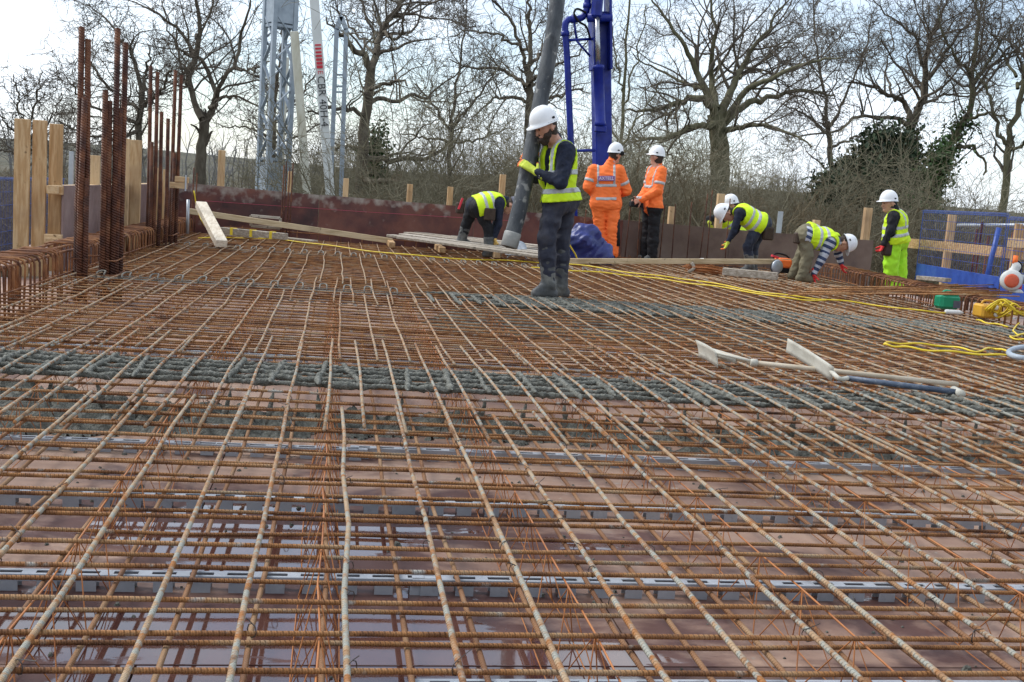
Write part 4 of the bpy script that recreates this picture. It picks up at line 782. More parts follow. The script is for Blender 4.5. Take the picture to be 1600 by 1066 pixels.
def flatmat(name, c, rough=.75, var=.25, scale=18., bump=.0015, bs=90, spec=.3):
    c = np.asarray(c); return mat(name, [(.3, tuple(c*(1-var))), (.5, tuple(c)), (.72, tuple(np.clip(c*(1+var), 0, 1)))], scale, (rough-.1, rough+.1), bump, bs, spec=spec)
MT.update(skin=flatmat('skin', (.50, .27, .19), .5, .15, 30, .0005), hair=flatmat('dark_hair', (.040, .027, .020), .7, .4, 60, .002, 200),
    vest=flatmat('hi_vis_yellow', (.58, .80, .015), .7, .10, 9), vest2=flatmat('hi_vis_lime_trousers', (.42, .84, .03), .7, .12, 9), orange=flatmat('hi_vis_orange', (.95, .19, .04), .7, .10, 9),
    band=flatmat('reflective_tape', (.42, .43, .43), .4, .15, 20, .0005), navy=flatmat('navy_fleece', (.014, .018, .034), .85, .4, 14), black=flatmat('black_cloth', (.012, .012, .014), .8, .4, 14),
    jeans=mat('muddy_dark_trousers', [(.25, (.010, .012, .024)), (.5, (.022, .024, .040)), (.66, (.045, .042, .048)), (.8, (.10, .09, .08))], 5, (.7, .9), .0015, 60), denim=mat('dark_denim', [(.3, (.012, .016, .032)), (.6, (.028, .035, .058)), (.8, (.09, .09, .095))], 6, (.7, .9), .0015, 60),
    olive=flatmat('olive_work_trousers', (.17, .15, .095), .85, .25, 7), boot=mat('muddy_rubber_boot', [(.25, (.028, .031, .034)), (.5, (.072, .073, .071)), (.75, (.20, .195, .17))], 7, (.45, .8), .002, 40),
    helmet=mat('white_helmet_plastic', [(.3, (.74, .75, .76)), (.6, (.80, .80, .80)), (.8, (.70, .70, .69))], 9, (.25, .4), spec=.5), hiviz_glove=flatmat('yellow_green_glove', (.50, .58, .06), .7, .2, 25), tan_glove=flatmat('tan_glove', (.62, .38, .10), .7, .2, 25),
    orange_tip=flatmat('orange_glove_dip', (.75, .20, .05), .6, .2, 25), red_glove=flatmat('red_glove', (.62, .03, .03), .6, .2, 25), badge=flatmat('purple_badge', (.25, .14, .33), .6, .1), print=flatmat('white_print', (.75, .72, .75), .6, .05), leather=flatmat('dark_tool_leather', (.05, .032, .022), .7, .3), grey_cap=flatmat('grey_cap', (.13, .13, .16), .8, .2), red_tool=flatmat('red_plastic', (.60, .04, .06), .4, .1), steel=mat('bright_steel', [(.3, (.35, .36, .38)), (.7, (.55, .56, .58))], 12, (.25, .45), metal=.8), greywool=flatmat('grey_marl', (.20, .20, .22), .85, .3))
def striped():
    m = bpy.data.materials.new('navy_white_stripes'); m.use_nodes = True; t = m.node_tree; L = t.links.new; b = t.nodes['Principled BSDF']; b.inputs['Roughness'].default_value = .85
    at = _n(t, 'ShaderNodeAttribute', attribute_name='along'); k = _n(t, 'ShaderNodeMath', operation='MULTIPLY'); k.inputs[1].default_value = 2*math.pi/.085; L(at.outputs['Fac'], k.inputs[0])
    s = _n(t, 'ShaderNodeMath', operation='SINE'); L(k.outputs[0], s.inputs[0]); r = _n(t, 'ShaderNodeValToRGB'); r.color_ramp.elements[0].position = .0; r.color_ramp.elements[1].position = .12
    r.color_ramp.elements[0].color = (.03, .045, .10, 1); r.color_ramp.elements[1].color = (.45, .47, .52, 1); L(s.outputs[0], r.inputs[0]); L(r.outputs[0], b.inputs['Base Color']); return m
MT['stripe'] = striped()

def helmet(t, c, up, fwd, scale=1., clip=True, peak=.034, rev=False):
    up = unit(up); fwd = unit(np.asarray(fwd)-up*(np.asarray(fwd)@up)); sd = np.cross(up, fwd); c = np.asarray(c, float)
    na, nb = 28, 11; V = []; F = []
    ring = lambda a: (fwd*(.134*math.cos(a))+sd*(.114*math.sin(a)))*scale
    for j in range(nb+1):
        ph = j/nb*math.pi/2*.985
        for i in range(na):
            a = 2*math.pi*i/na; rid = 1+.018*math.exp(-(math.sin(a)/.22)**2)*math.sin(ph*1.2)
            V.append(c+ring(a)*math.cos(ph)**.86*rid+up*(.152*scale*math.sin(ph)*rid))
    for j in range(nb):
        for i in range(na): k = (i+1) % na; F.append((j*na+i, j*na+k, (j+1)*na+k, (j+1)*na+i))
    F.append(tuple(nb*na+i for i in range(na)))
    base = len(V)
    for i in range(na):                                 # rim and peak, a turned-down lip
        a = 2*math.pi*i/na; pk = peak*max(0, math.cos(a))**1.6+.009
        V.append(c+ring(a)*(1+pk/.13)-up*(.004+.010*max(0, math.cos(a)))*scale)
    for i in range(na):
        a = 2*math.pi*i/na; pk = peak*max(0, math.cos(a))**1.6+.007; V.append(c+ring(a)*(1+pk/.13)-up*(.012+.010*max(0, math.cos(a)))*scale)
    for i in range(na):
        a = 2*math.pi*i/na; V.append(c+ring(a)*.93-up*.010)
    for i in range(na):
        k = (i+1) % na; F += [(i, base+i, base+k, k), (base+i, base+na+i, base+na+k, base+k), (base+na+i, base+2*na+i, base+2*na+k, base+na+k)]
    V = np.array(V); G = []
    for f in F:
        P = V[list(f)]; nn = np.cross(P[1]-P[0], P[2]-P[0]); G.append(f if nn@(P.mean(0)-c+up*.03) > 0 else f[::-1])
    ho = part('helmet', (V, G), MT['helmet'], t, True)
    if clip:
        a = 2.2; mb = MB()
        for a in (1.95, -1.95): 
            p = c+ring(a)*1.005+up*.03; mb.box(p, (.012, .03, .018), np.stack([unit(ring(a)), unit(np.cross(up, ring(a))), up], 1), .002)
        part('slot_cover', mb, MT['black'], ho)
        P = [c+ring(a)*.985-up*.006 for a in np.linspace(1.4, 2*math.pi-1.4, 14)]; part('headband', MB().tube(P, .007*scale, 6), MT['black'], ho, True)
    return ho
def hand(t, wrist, knuck, palm_n, mat_, tipmat=None, curl=.5, name='glove', thumb_side=1, curl_dir=None, h=.0052, spread=.012, sc_=1.0):
    """palm + five fingers: wrist -> knuckle line, curling towards palm_n"""
    w0 = np.asarray(wrist, float); k0 = np.asarray(knuck, float); f = unit(k0-w0); pn = unit(np.asarray(palm_n)-f*(np.asarray(palm_n)@f)); sd = np.cross(f, pn)*thumb_side
    pr = [(0, w0-f*.05, w0+f*.01, .033*sc_, .03*sc_, .02)]
    for q in (-1, 0, 1): pr.append((0, w0+f*.015+sd*q*.014, k0+sd*q*.027, .017*sc_, .0145*sc_, .02))
    for i, (q, L) in enumerate(((1.25, .075), (.42, .085), (-.42, .08), (-1.25, .062))):
        b = k0+sd*q*.024; d = f+sd*q*.06; p = b
        for j, ll in enumerate((.45, .32, .28)):
            ang = curl*(j+.55); dd = unit(d*math.cos(ang)+pn*math.sin(ang)); e = p+dd*L*ll*sc_; r = (.0102-.0009*j)*sc_
            pr.append((1 if j else 0, p, e, r, r*.94, .006)); p = e
    tb = w0+f*.03+sd*.026; d = unit(f*.55+sd*.75+pn*.3); p = tb
    for j, ll in enumerate((.042, .034, .026)):
        dd = unit(d*math.cos(curl*.5*j)+unit(f*.6+pn)*math.sin(curl*.5*j)); e = p+dd*ll*sc_; pr.append((1 if j == 2 else 0, p, e, (.0135-.001*j)*sc_, (.0122-.001*j)*sc_, .01)); p = e
    S = Sdf(pr, h, .02); V, F, Z = S.mesh(); return part(name, (V, F), [mat_, tipmat or mat_], t, True, fm=Z)

def person(label, J, zones, hz=.012, vest=None, bands=(), boots=True, wear=None, fold=.004, seed=1, fat=1.0, face=True, helm=True, hat='helmet', beard=False, group='workers on the deck', arm_r=(.062, .050, .036), leg_r=(.098, .070, .052), boot_mat='boot', boot_h=.30, headr=1.0, openf=False, braces=True, bandw=.024, vest_h=(.02, .95), trous_flare=0.):
    """J: joints in the place; zones: materials {0 skin,1 top,2 sleeves,3 trousers,4 hair}"""
    pel = (J['hipL']+J['hipR'])/2; sh = (J['shL']+J['shR'])/2; up = unit(sh-pel); lat = unit(J['shL']-J['shR']); lat = unit(lat-up*(lat@up)); fwd = np.cross(lat, up)*1.0
    base = (J['ankL']+J['ankR'])/2; base = V3(base[0], base[1], min(J['ankL'][2], J['ankR'][2])-.08)
    t = thing('person', label, 'person', base, group)
    L = np.linalg.norm(sh-pel); wsh = np.linalg.norm(J['shL']-J['shR']); F_ = fat
    tor = []                                            # two columns side by side make the oval trunk
    mid = lambda a, b, u: a*(1-u)+b*u
    for s, hp, so in (('L', J['hipL'], J['shL']), ('R', J['hipR'], J['shR'])):
        sgn = 1 if s == 'L' else -1; h0 = hp+up*.02; c1 = pel+up*L*.45+lat*sgn*.075*F_+fwd*.02; c2 = pel+up*L*.80+lat*sgn*.088*F_; top_ = so-lat*sgn*.045-up*.02
        tor += [(1, h0, c1, .118*F_, .112*F_, .05), (1, c1, c2, .112*F_, .112*F_, .05), (1, c2, top_, .105*F_, .07, .05)]
    tor += [(1, pel, sh-up*.09, .125*F_, .115*F_, .05), (1, J['shL']-lat*.03, J['shR']+lat*.03, .066, .066, .04), (1, sh+up*.0, J['neck'], .075, .062, .04)]
    seat = [(3, J['hipL'], J['hipR'], .115*F_, .115*F_, .05), (3, mid(J['hipL'], J['hipR'], .3)-fwd*.045, mid(J['hipL'], J['hipR'], .7)-fwd*.045, .105*F_, .105*F_, .05)]
    arms = []; ar = arm_r
    for s in 'LR': arms += [(2, J['sh'+s], J['el'+s], ar[0]*1.06, ar[1], .03), (2, J['el'+s], J['wr'+s], ar[1], ar[2], .02)]
    legs = []; lr = leg_r
    for s in 'LR': legs += [(3, J['hip'+s], mid(J['hip'+s], J['kn'+s], .55), lr[0], lr[0]*.86, .03), (3, mid(J['hip'+s], J['kn'+s], .55), J['kn'+s], lr[0]*.86, lr[1], .03), (3, J['kn'+s], mid(J['kn'+s], J['ank'+s], .4), lr[1], lr[1]*.95+trous_flare, .03), (3, mid(J['kn'+s], J['ank'+s], .4), J['ank'+s], lr[1]*.95+trous_flare, lr[2]+trous_flare, .03)]
    for s in 'LR': legs += [(3, J['ank'+s], J['toe'+s], .045, .038, .02)]
    hc = J['head']; hu = unit(J['headup']); hf = unit(np.asarray(J['face'])-hu*(np.asarray(J['face'])@hu)); hs = np.cross(hu, hf); r = headr
    head = [(0, sh, hc-hu*.05*r-hf*.015, .062, .058, .03), (0, hc+hf*.012+hu*.02*r, hc-hf*.025+hu*.02*r, .079*r, .082*r, .02), (0, hc+hf*.03, hc+hf*.035-hu*.085*r, .060*r, .042*r, .03)]
    if face:
        head += [(0, hc+hf*.088*r+hu*.012, hc+hf*.108*r-hu*.026*r, .010, .0145, .012), (0, hc+hf*.088-hu*.052*r+hs*.014, hc+hf*.088-hu*.052*r-hs*.014, .0095, .0095, .008), (0, hc+hf*.078-hu*.09*r, hc+hf*.07-hu*.09*r, .02, .02, .02)]
        for g in (-1, 1): head += [(0, hc+hs*g*.083*r-hf*.008+hu*.018, hc+hs*g*.086*r-hf*.014-hu*.02, .016, .012, .008), (0, hc+hf*.080*r+hs*g*.045+hu*.038*r, hc+hf*.088*r+hs*g*.018+hu*.036*r, .011, .011, .012)]
    hair = [(4, hc-hf*.03+hu*.02, hc-hf*.035-hu*.035*r, .083*r, .068*r, .02)]
    S = Sdf(seat+legs+tor+arms+head+hair, hz)
    S.folds(fold, .11, seed, (1, 2, 3)); V, F, Z = S.mesh()
    bo = part('body', (V, F), [zones.get(k, MT['skin']) for k in range(5)], t, True, fm=Z)
    if 'stripe' in zones:
        a = np.zeros(len(V)); best = np.full(len(V), 9.)
        for s in 'LR':
            run = 0.
            for p, q in ((J['sh'+s], J['el'+s]), (J['el'+s], J['wr'+s])):
                ab = q-p; tt = np.clip(((V-p)@ab)/(ab@ab), -.4, 1.2); d = np.linalg.norm(V-p-tt[:, None]*ab, axis=1); m = d < best; best[m] = d[m]; a[m] = run+tt[m]*np.linalg.norm(ab); run += np.linalg.norm(ab)
        at = bo.data.attributes.new('along', 'FLOAT', 'POINT'); at.data.foreach_set('value', a.astype(np.float32))
    if face:
        mb = MB()
        for g in (-1, 1): e = hc+hf*.083*r+hs*g*.031*r+hu*.014*r; mb.lathe([(.002, .012), (.009, .009), (.011, .0), (.009, -.009)], e, hf, 8)
        part('eyes', mb, MT['hair'], t, True)
    if beard:
        S = Sdf([(0, hc+hf*.040-hu*.055+hs*.045, hc+hf*.045-hu*.10+hs*.02, .030, .030, .02), (0, hc+hf*.040-hu*.055-hs*.045, hc+hf*.045-hu*.10-hs*.02, .030, .030, .02), (0, hc+hf*.082-hu*.085, hc+hf*.060-hu*.118, .026, .030, .02), (0, hc+hs*.074+hu*.0, hc+hf*.02+hs*.062-hu*.065, .009, .018, .02), (0, hc-hs*.074, hc+hf*.02-hs*.062-hu*.065, .009, .018, .02), (0, hc+hf*.093-hu*.043+hs*.020, hc+hf*.093-hu*.043-hs*.020, .006, .006, .008)], .007); S.folds(.003, .02, 3)
        V, F, _z = S.mesh(); part('beard', (V, F), MT['hair'], t, True)
    if helm:
        hh = hc+hu*.052*r+hf*.004
        if hat == 'helmet': helmet(t, hh, hu-hf*.06, hf, 1.0*r)
        else: helmet(t, hh, hu, hf, .92*r, False, .045).data.materials[0] = MT['grey_cap']
    for s in 'LR':
        if not boots: break
        a = J['ank'+s]; k = unit(J['kn'+s]-a); toe = J['toe'+s]; fd = unit(toe-a); heel = a-unit(V3(fd[0], fd[1], 0))*.05; heel = V3(heel[0], heel[1], toe[2]+.005)
        S = Sdf([(0, a, a+k*boot_h, .064, .076, .02), (0, a, toe, .062, .044, .03), (0, heel, toe, .046, .042, .03), (0, a-V3(0, 0, .01), heel, .055, .046, .02)], min(hz, .011)); S.folds(.004, .09, seed+4)
        S.plane(a+k*boot_h, k); S.plane(V3(0, 0, toe[2]-.040), (0, 0, -1)); V, F, _z = S.mesh(); part('boot', (V, F), MT[boot_mat], t, True)
    if vest:
        grow = .020; prim = [(0, p[1], p[2], p[3]+grow, p[4]+grow, p[5]) for p in tor[:8]]+[(0, p[1], p[2], p[3]+grow, p[4]+grow, p[5]) for p in seat]
        def cut(S, extra=0.):
            S.carve(J['neck']-up*.03, J['neck']+up*.3, .085, .12)
            for s in 'LR': S.carve(J['sh'+s]+(lat if s == 'L' else -lat)*.012, J['el'+s], .098, .09); S.carve(J['sh'+s]+(lat if s == 'L' else -lat)*.03, J['sh'+s]+(lat if s == 'L' else -lat)*.3, .10, .12)
            S.plane(pel+up*vest_h[0], -up)
            if openf:
                X, Y, Z = S.grid(); d1 = (X-pel[0])*fwd[0]+(Y-pel[1])*fwd[1]+(Z-pel[2])*fwd[2]; d2 = np.abs((X-pel[0])*lat[0]+(Y-pel[1])*lat[1]+(Z-pel[2])*lat[2]-openf[0]); S.D = np.maximum(S.D, -np.maximum(d2-openf[1], .02-d1)).astype(np.float32)
        S = Sdf(prim, hz*.85); S.folds(fold*.8, .13, seed+2); cut(S); D0 = S.D.copy(); V, F, _z = S.mesh(); vo = part('vest', (V, F), MT[vest], t, True)
        X, Y, Z = S.grid(); dl = (X-pel[0])*lat[0]+(Y-pel[1])*lat[1]+(Z-pel[2])*lat[2]; du = (X-pel[0])*up[0]+(Y-pel[1])*up[1]+(Z-pel[2])*up[2]
        for b in bands:
            S.D = np.maximum(D0-.005, np.abs(du-b*L)-bandw).astype(np.float32); V, F, _z = S.mesh(); part('reflective_band', (V, F), MT['band'], vo, True)
        if braces:
            for g in (-1, 1):
                S.D = np.maximum(np.maximum(D0-.0045, np.abs(dl-g*.112)-bandw*.85), bands[-1]*L-du).astype(np.float32); V, F, _z = S.mesh()
                if len(V): part('reflective_brace', (V, F), MT['band'], vo, True)
    elif bands:
        S = Sdf([(0, p[1], p[2], p[3]+.006, p[4]+.006, p[5]) for p in tor+arms+seat], hz*.85); S.folds(fold, .11, seed, None); D0 = S.D.copy(); X, Y, Z = S.grid()
        S2 = Sdf([(0, p[1], p[2], p[3]+.006, p[4]+.006, p[5]) for p in tor+seat], hz*.85)
        du = (X-pel[0])*up[0]+(Y-pel[1])*up[1]+(Z-pel[2])*up[2]; dl = (X-pel[0])*lat[0]+(Y-pel[1])*lat[1]+(Z-pel[2])*lat[2]
        for b in bands:
            armd = np.full(S.D.shape, 9., np.float32)
            for s in 'LR':
                p, q = J['sh'+s], J['el'+s]; out = (lat if s == 'L' else -lat); armd = np.minimum(armd, .0-((X-pel[0])*out[0]+(Y-pel[1])*out[1]+(Z-pel[2])*out[2])+wsh/2-.035)
            S.D = np.maximum(np.maximum(D0, np.abs(du-b*L)-bandw), -armd).astype(np.float32); V, F, _z = S.mesh(); part('reflective_band', (V, F), MT['band'], bo, True)
        for g in (-1, 1):
            S.D = np.maximum(np.maximum(D0, np.abs(dl-g*.125)-bandw*.8), bands[-1]*L-du).astype(np.float32); V, F, _z = S.mesh()
            if braces and len(V): part('reflective_brace', (V, F), MT['band'], bo, True)
        for s in 'LR':
            p = mid(J['sh'+s], J['el'+s], .62); d = unit(J['el'+s]-J['sh'+s]); r_ = arm_r[0]*.5+arm_r[1]*.5+.008
            part('sleeve_band', MB().lathe([(r_*.8, -.024), (r_, -.022), (r_, .022), (r_*.8, .024)], p, d, 18), MT['band'], bo, True)
    return t, dict(pel=pel, sh=sh, up=up, lat=lat, fwd=fwd, L=L)
def JJ(Y0, **k):
    d = {}
    for n, v in k.items(): d[n] = V3(*v[1:]) if v[0] == 'v' else ony(v[0], v[1], Y0+v[2])
    return d
scr_r = _r0.copy(); scr_f = V3(math.sin(YAW), math.cos(YAW), 0)          # screen-right and away, level
def sv(r, f, u): return scr_r*r+scr_f*f+V3(0, 0, u)
PEOPLE = True
if PEOPLE:
    # --- the man with the hose, facing left
    J = JJ(9.88, hipL=(868, 316, -.09), hipR=(884, 314, .10), shL=(886, 235, -.15), shR=(858, 226, .17), elL=(876, 285, -.27), wrL=(841, 271, -.16), elR=(838, 276, .24), wrR=(837, 257, .22), neck=(866, 215, .02),
           knL=(854, 372, -.12), ankL=(857, 444, -.11), toeL=(838, 459, -.14), knR=(877, 372, .09), ankR=(876, 446, .09), toeR=(860, 458, .06), head=(853, 200, -.10))
    J['headup'] = sv(-.42, -.22, 1); J['face'] = sv(-1, -.55, -.5)
    t, fr = person('bearded worker in white helmet and yellow vest steering the hose, feet in the grey concrete', J, {1: MT['navy'], 2: MT['navy'], 3: MT['jeans'], 4: MT['hair']}, hz=.0105, vest='vest', bands=(.20, .53), seed=3, beard=True, openf=(.02, .055), vest_h=(.0, 1), boot_h=.36, fold=.007, leg_r=(.104, .082, .060), fat=.98, arm_r=(.072, .062, .043))
    HB = ony(797, 384, 9.80); HM = ony(826, 256, 9.90); HT = ony(871, 0, 10.15)
    hd = unit(HT-HB); side = unit(np.cross(hd, scr_f))
    cL = HM+(HT-HB)*0
    hand(t, J['wrL'], ony(820, 257, 9.80), sv(-.55, .8, 0), MT['hiviz_glove'], MT['orange_tip'], .42, thumb_side=-1, sc_=1.08)
    hand(t, J['wrR'], ony(820, 245, 10.02), sv(-.15, -1, 0), MT['hiviz_glove'], MT['orange_tip'], .55, thumb_side=1, sc_=1.1)
    part('cuff_stripe', MB().lathe([(.040, -.004), (.0465, -.003), (.0465, .003), (.040, .004)], J['wrL']*.86+J['elL']*.14, unit(J['elL']-J['wrL']), 16), MT['band'], t, True)
    # --- bending man by the boards
    J = JJ(15.55, hipL=(752, 322, -.10), hipR=(744, 322, .13), shL=(781, 318, -.12), shR=(778, 312, .17), elL=(779, 351, -.14), wrL=(773, 372, -.12), elR=(776, 345, .18), wrR=(768, 366, .15), neck=(790, 313, .02),
           knL=(763, 357, -.12), ankL=(764, 392, -.12), toeL=(778, 399, -.12), knR=(728, 352, .16), ankR=(721, 376, .2), toeR=(733, 382, .2), head=(799, 322, .0))
    J['hipL'] = ony(748, 325, 15.45); J['hipR'] = ony(740, 322, 15.68)
    J['headup'] = sv(.75, 0, .35); J['face'] = sv(.35, 0, -1)
    t, fr = person('worker in black trousers and yellow vest bending over the boards, grey cap on', J, {1: MT['navy'], 2: MT['navy'], 3: MT['black'], 4: MT['hair']}, hz=.014, vest='vest', bands=(.35, .68), seed=5, hat='cap', boot_mat='boot', boot_h=.2, fat=1.06, vest_h=(-.01, 1), braces=False)
    hand(t, J['wrL'], J['wrL']+sv(.02, 0, -.085), sv(1, 0, 0), MT['tan_glove'], None, .3, h=.007); hand(t, J['wrR'], J['wrR']+sv(.02, 0, -.085), sv(1, 0, 0), MT['tan_glove'], None, .3, h=.007)
    c = ony(719, 325, 15.5); mb = MB(); mb.box(c, (.12, .1, .16), None, .02); part('tool_pouch', mb, MT['leather'], t); mb = MB(); mb.beam(c+V3(-.03, -.06, -.02), c+V3(.02, -.06, .14), .03, .03, (0, 1, 0)); part('red_tool', mb, MT['red_tool'], t)
    part('pouch', MB().box(ony(765, 335, 15.32), (.16, .05, .17), None, .02), MT['leather'], t)
    # --- orange pair
    J = JJ(16.75, hipL=(935, 318, .0), hipR=(958, 319, -.02), shL=(927, 266, .02), shR=(967, 266, -.06), elL=(919, 292, .0), wrL=(930, 306, .22), elR=(979, 298, -.02), wrR=(972, 303, .22), neck=(955, 251, -.0),
           knL=(938, 357, .04), ankL=(944, 398, .05), toeL=(942, 405, .22), knR=(957, 357, -.04), ankR=(958, 396, -.04), toeR=(960, 404, .12), head=(961, 243, .03))
    J['headup'] = sv(.05, .02, 1); J['face'] = sv(.75, .7, -.05)
    t, fr = person('worker seen from behind in full orange hi-vis with a name badge on the back', J, {1: MT['orange'], 2: MT['orange'], 3: MT['orange'], 4: MT['hair']}, hz=.0135, bands=(.16, .55), seed=8, fold=.008, fat=1.12, arm_r=(.088, .080, .06), leg_r=(.118, .098, .088), boot_mat='black', boot_h=.10, trous_flare=.0)
    bc = ony(944, 265, 16.75)-fr['fwd']*.0
    # badge stands just proud of the back
    bk = fr['sh']-fr['up']*.125; bx = unit(np.cross(fr['up'], -fr['fwd'])); bn = -fr['fwd']; BADGE = (bk+bn*.158, bx, fr['up'], bn, t)
    for s, q_ in (('L', -1), ('R', 1)): part('knee_panel', MB().tube([J['kn'+s]+scr_r*q_*.072+V3(0, 0, .15)-scr_f*.02, J['kn'+s]+scr_r*q_*.068-scr_f*.035, J['ank'+s]+scr_r*q_*.052-scr_f*.03+V3(0, 0, .12 if q_ > 0 else .26)], (.03, .045, .05), 8), MT['black'], t, True)
    mb = MB(); e = J['head']+sv(.10, -.07, .035); mb.lathe([(.018, -.02), (.034, -.016), (.036, .012), (.026, .02)], e, sv(.4, -.9, 0), 14); part('ear_defender', mb, MT['black'], t, True)
    hand(t, J['wrL'], J['wrL']+sv(.03, .085, 0), sv(1, 0, 0), MT['skin'], None, .5, 'hand', h=.008); hand(t, J['wrR'], J['wrR']+sv(-.03, .085, .0), sv(-1, 0, 0), MT['skin'], None, .5, 'hand', h=.008)
    J = JJ(17.1, hipL=(1024, 324, -.10), hipR=(1014, 324, .10), shL=(1034, 268, -.16), shR=(1019, 267, .16), elL=(1028, 298, -.2), wrL=(1003, 312, -.14), elR=(1010, 298, .18), wrR=(998, 312, .06), neck=(1029, 254, .0),
           knL=(1021, 362, -.1), ankL=(1019, 400, -.1), toeL=(1010, 405, -.12), knR=(1012, 362, .1), ankR=(1008, 400, .1), toeR=(998, 404, .1), head=(1026, 247, .0))
    J['headup'] = sv(.04, 0, 1); J['face'] = sv(-.8, .5, -.08)
    t, fr = person('worker in orange jacket, black trousers and grey rubber boots holding a dark controller', J, {1: MT['orange'], 2: MT['orange'], 3: MT['black'], 4: MT['hair']}, hz=.0135, bands=(.22, .55), seed=11, fold=.008, fat=1.0, arm_r=(.082, .074, .055), leg_r=(.108, .088, .075), boot_h=.24, beard=False, trous_flare=.008)
    hand(t, J['wrL'], J['wrL']+sv(-.075, 0, -.03), sv(0, 1, -.4), MT['skin'], None, .6, 'hand', h=.008); hand(t, J['wrR'], J['wrR']+sv(-.075, -.02, -.03), sv(0, -1, -.4), MT['skin'], None, .6, 'hand', h=.008)
    CTRL = (J['wrL']+J['wrR'])/2+sv(-.06, 0, -.08)
    # --- bending in the middle right, facing left
    J = JJ(15.85, hipL=(1192, 350, -.12), hipR=(1200, 350, .14), shL=(1155, 333, -.17), shR=(1160, 331, .17), elL=(1146, 362, -.18), wrL=(1138, 377, -.16), elR=(1150, 360, .2), wrR=(1142, 372, .22), neck=(1146, 331, .0),
           knL=(1168, 386, -.14), ankL=(1172, 416, -.12), toeL=(1160, 424, -.14), knR=(1178, 384, .1), ankR=(1176, 416, .12), toeR=(1164, 423, .1), head=(1136, 334, .0))
    J['hipL'] = ony(1186, 351, 15.73); J['hipR'] = ony(1193, 350, 15.99)
    J['headup'] = sv(-.75, 0, .25); J['face'] = sv(-.3, 0, -1)
    t, fr = person('worker in dark denim and yellow vest stooping over the wall cage beside a pine post', J, {1: MT['navy'], 2: MT['navy'], 3: MT['denim'], 4: MT['hair']}, hz=.0135, vest='vest', bands=(.42, .70), seed=13, fat=1.08, vest_h=(.02, 1), boot_h=.2, braces=False)
    hand(t, J['wrL'], J['wrL']+sv(-.03, 0, -.085), sv(-1, 0, 0), MT['hiviz_glove'], MT['orange_tip'], .5, h=.007); hand(t, J['wrR'], J['wrR']+sv(-.03, 0, -.085), sv(-1, 0, 0), MT['hiviz_glove'], MT['orange_tip'], .5, h=.007)
    part('tool_pouch', MB().box(ony(1200, 365, 15.72), (.17, .09, .2), None, .03), MT['leather'], t); part('hammer', MB().tube([ony(1175, 366, 15.58), ony(1174, 392, 15.58)], .012, 8), MT['denim'], t, True)
    # --- the one beyond the wall, only head and arm show
    J = JJ(17.75, hipL=(1150, 372, -.1), hipR=(1162, 372, .1), shL=(1128, 340, -.16), shR=(1136, 338, .18), elL=(1108, 342, -.22), wrL=(1110, 352, -.30), elR=(1122, 356, .2), wrR=(1112, 362, .1), neck=(1140, 332, .0),
           knL=(1152, 410, -.1), ankL=(1156, 446, -.1), toeL=(1146, 452, -.1), knR=(1160, 410, .1), ankR=(1164, 446, .1), toeR=(1152, 452, .1), head=(1143, 322, .0))
    J['headup'] = sv(-.3, 0, 1); J['face'] = sv(-1, .1, -.5)
    t, fr = person('worker standing beyond the formwork wall behind the bent back, helmet and one glove showing', J, {1: MT['navy'], 2: MT['black'], 3: MT['denim'], 4: MT['hair']}, hz=.016, vest='vest', bands=(.4, .7), seed=17, boots=True, braces=False)
    hand(t, J['wrL'], J['wrL']+sv(.04, 0, -.075), sv(0, -1, 0), MT['hiviz_glove'], MT['orange_tip'], .5, h=.008)
    # --- striped sleeves, bending right
    J = JJ(14.6, hipL=(1264, 365, .13), hipR=(1256, 368, -.10), shL=(1303, 372, .15), shR=(1296, 380, -.16), elL=(1309, 395, .2), wrL=(1314, 411, .2), elR=(1283, 407, -.16), wrR=(1272, 427, -.14), neck=(1309, 378, .02),
           knL=(1253, 398, .13), ankL=(1241, 425, .2), toeL=(1252, 433, .2), knR=(1262, 400, -.12), ankR=(1254, 430, -.1), toeR=(1270, 437, -.1), head=(1317, 381, .02))
    J['headup'] = sv(.8, 0, .2); J['face'] = sv(.25, 0, -1)
    t, fr = person('worker in olive trousers, striped sleeves and red gloves bending down to the cage', J, {1: MT['stripe'], 2: MT['stripe'], 3: MT['olive'], 4: MT['hair'], 'stripe': 1}, hz=.0125, vest='vest', bands=(.38, .66), seed=19, fat=1.04, vest_h=(.0, 1), boot_mat='olive', boot_h=.08, leg_r=(.108, .085, .075), fold=.007, braces=False, arm_r=(.07, .058, .042))
    hand(t, J['wrL'], J['wrL']+sv(.03, 0, -.085), sv(1, 0, 0), MT['red_glove'], None, .4, h=.007); hand(t, J['wrR'], J['wrR']+sv(.01, 0, -.09), sv(1, 0, 0), MT['red_glove'], None, .4, h=.007)
    part('tool_pouch', MB().box(ony(1246, 372, 14.5), (.09, .12, .16), None, .02), MT['leather'], t); part('hammer', MB().tube([ony(1261, 370, 14.42), ony(1256, 390, 14.42)], .010, 8), MT['steel'], t, True)
    mb = MB(); mb.beam(ony(1255, 364, 14.42), ony(1267, 367, 14.42), .03, .03); part('hammer_head', mb, MT['steel'], t)
    # --- lime trousers, standing at the right edge
    J = JJ(14.9, hipL=(1396, 376, -.13), hipR=(1404, 378, .12), shL=(1396, 338, -.2), shR=(1404, 336, .17), elL=(1391, 362, -.24), wrL=(1381, 381, -.22), elR=(1394, 362, .2), wrR=(1384, 380, .14), neck=(1396, 324, .0),
           knL=(1392, 412, -.13), ankL=(1393, 448, -.13), toeL=(1382, 456, -.15), knR=(1405, 412, .1), ankR=(1407, 448, .12), toeR=(1396, 456, .1), head=(1389, 319, .0))
    J['headup'] = sv(-.12, 0, 1); J['face'] = sv(-1, -.15, -.45)
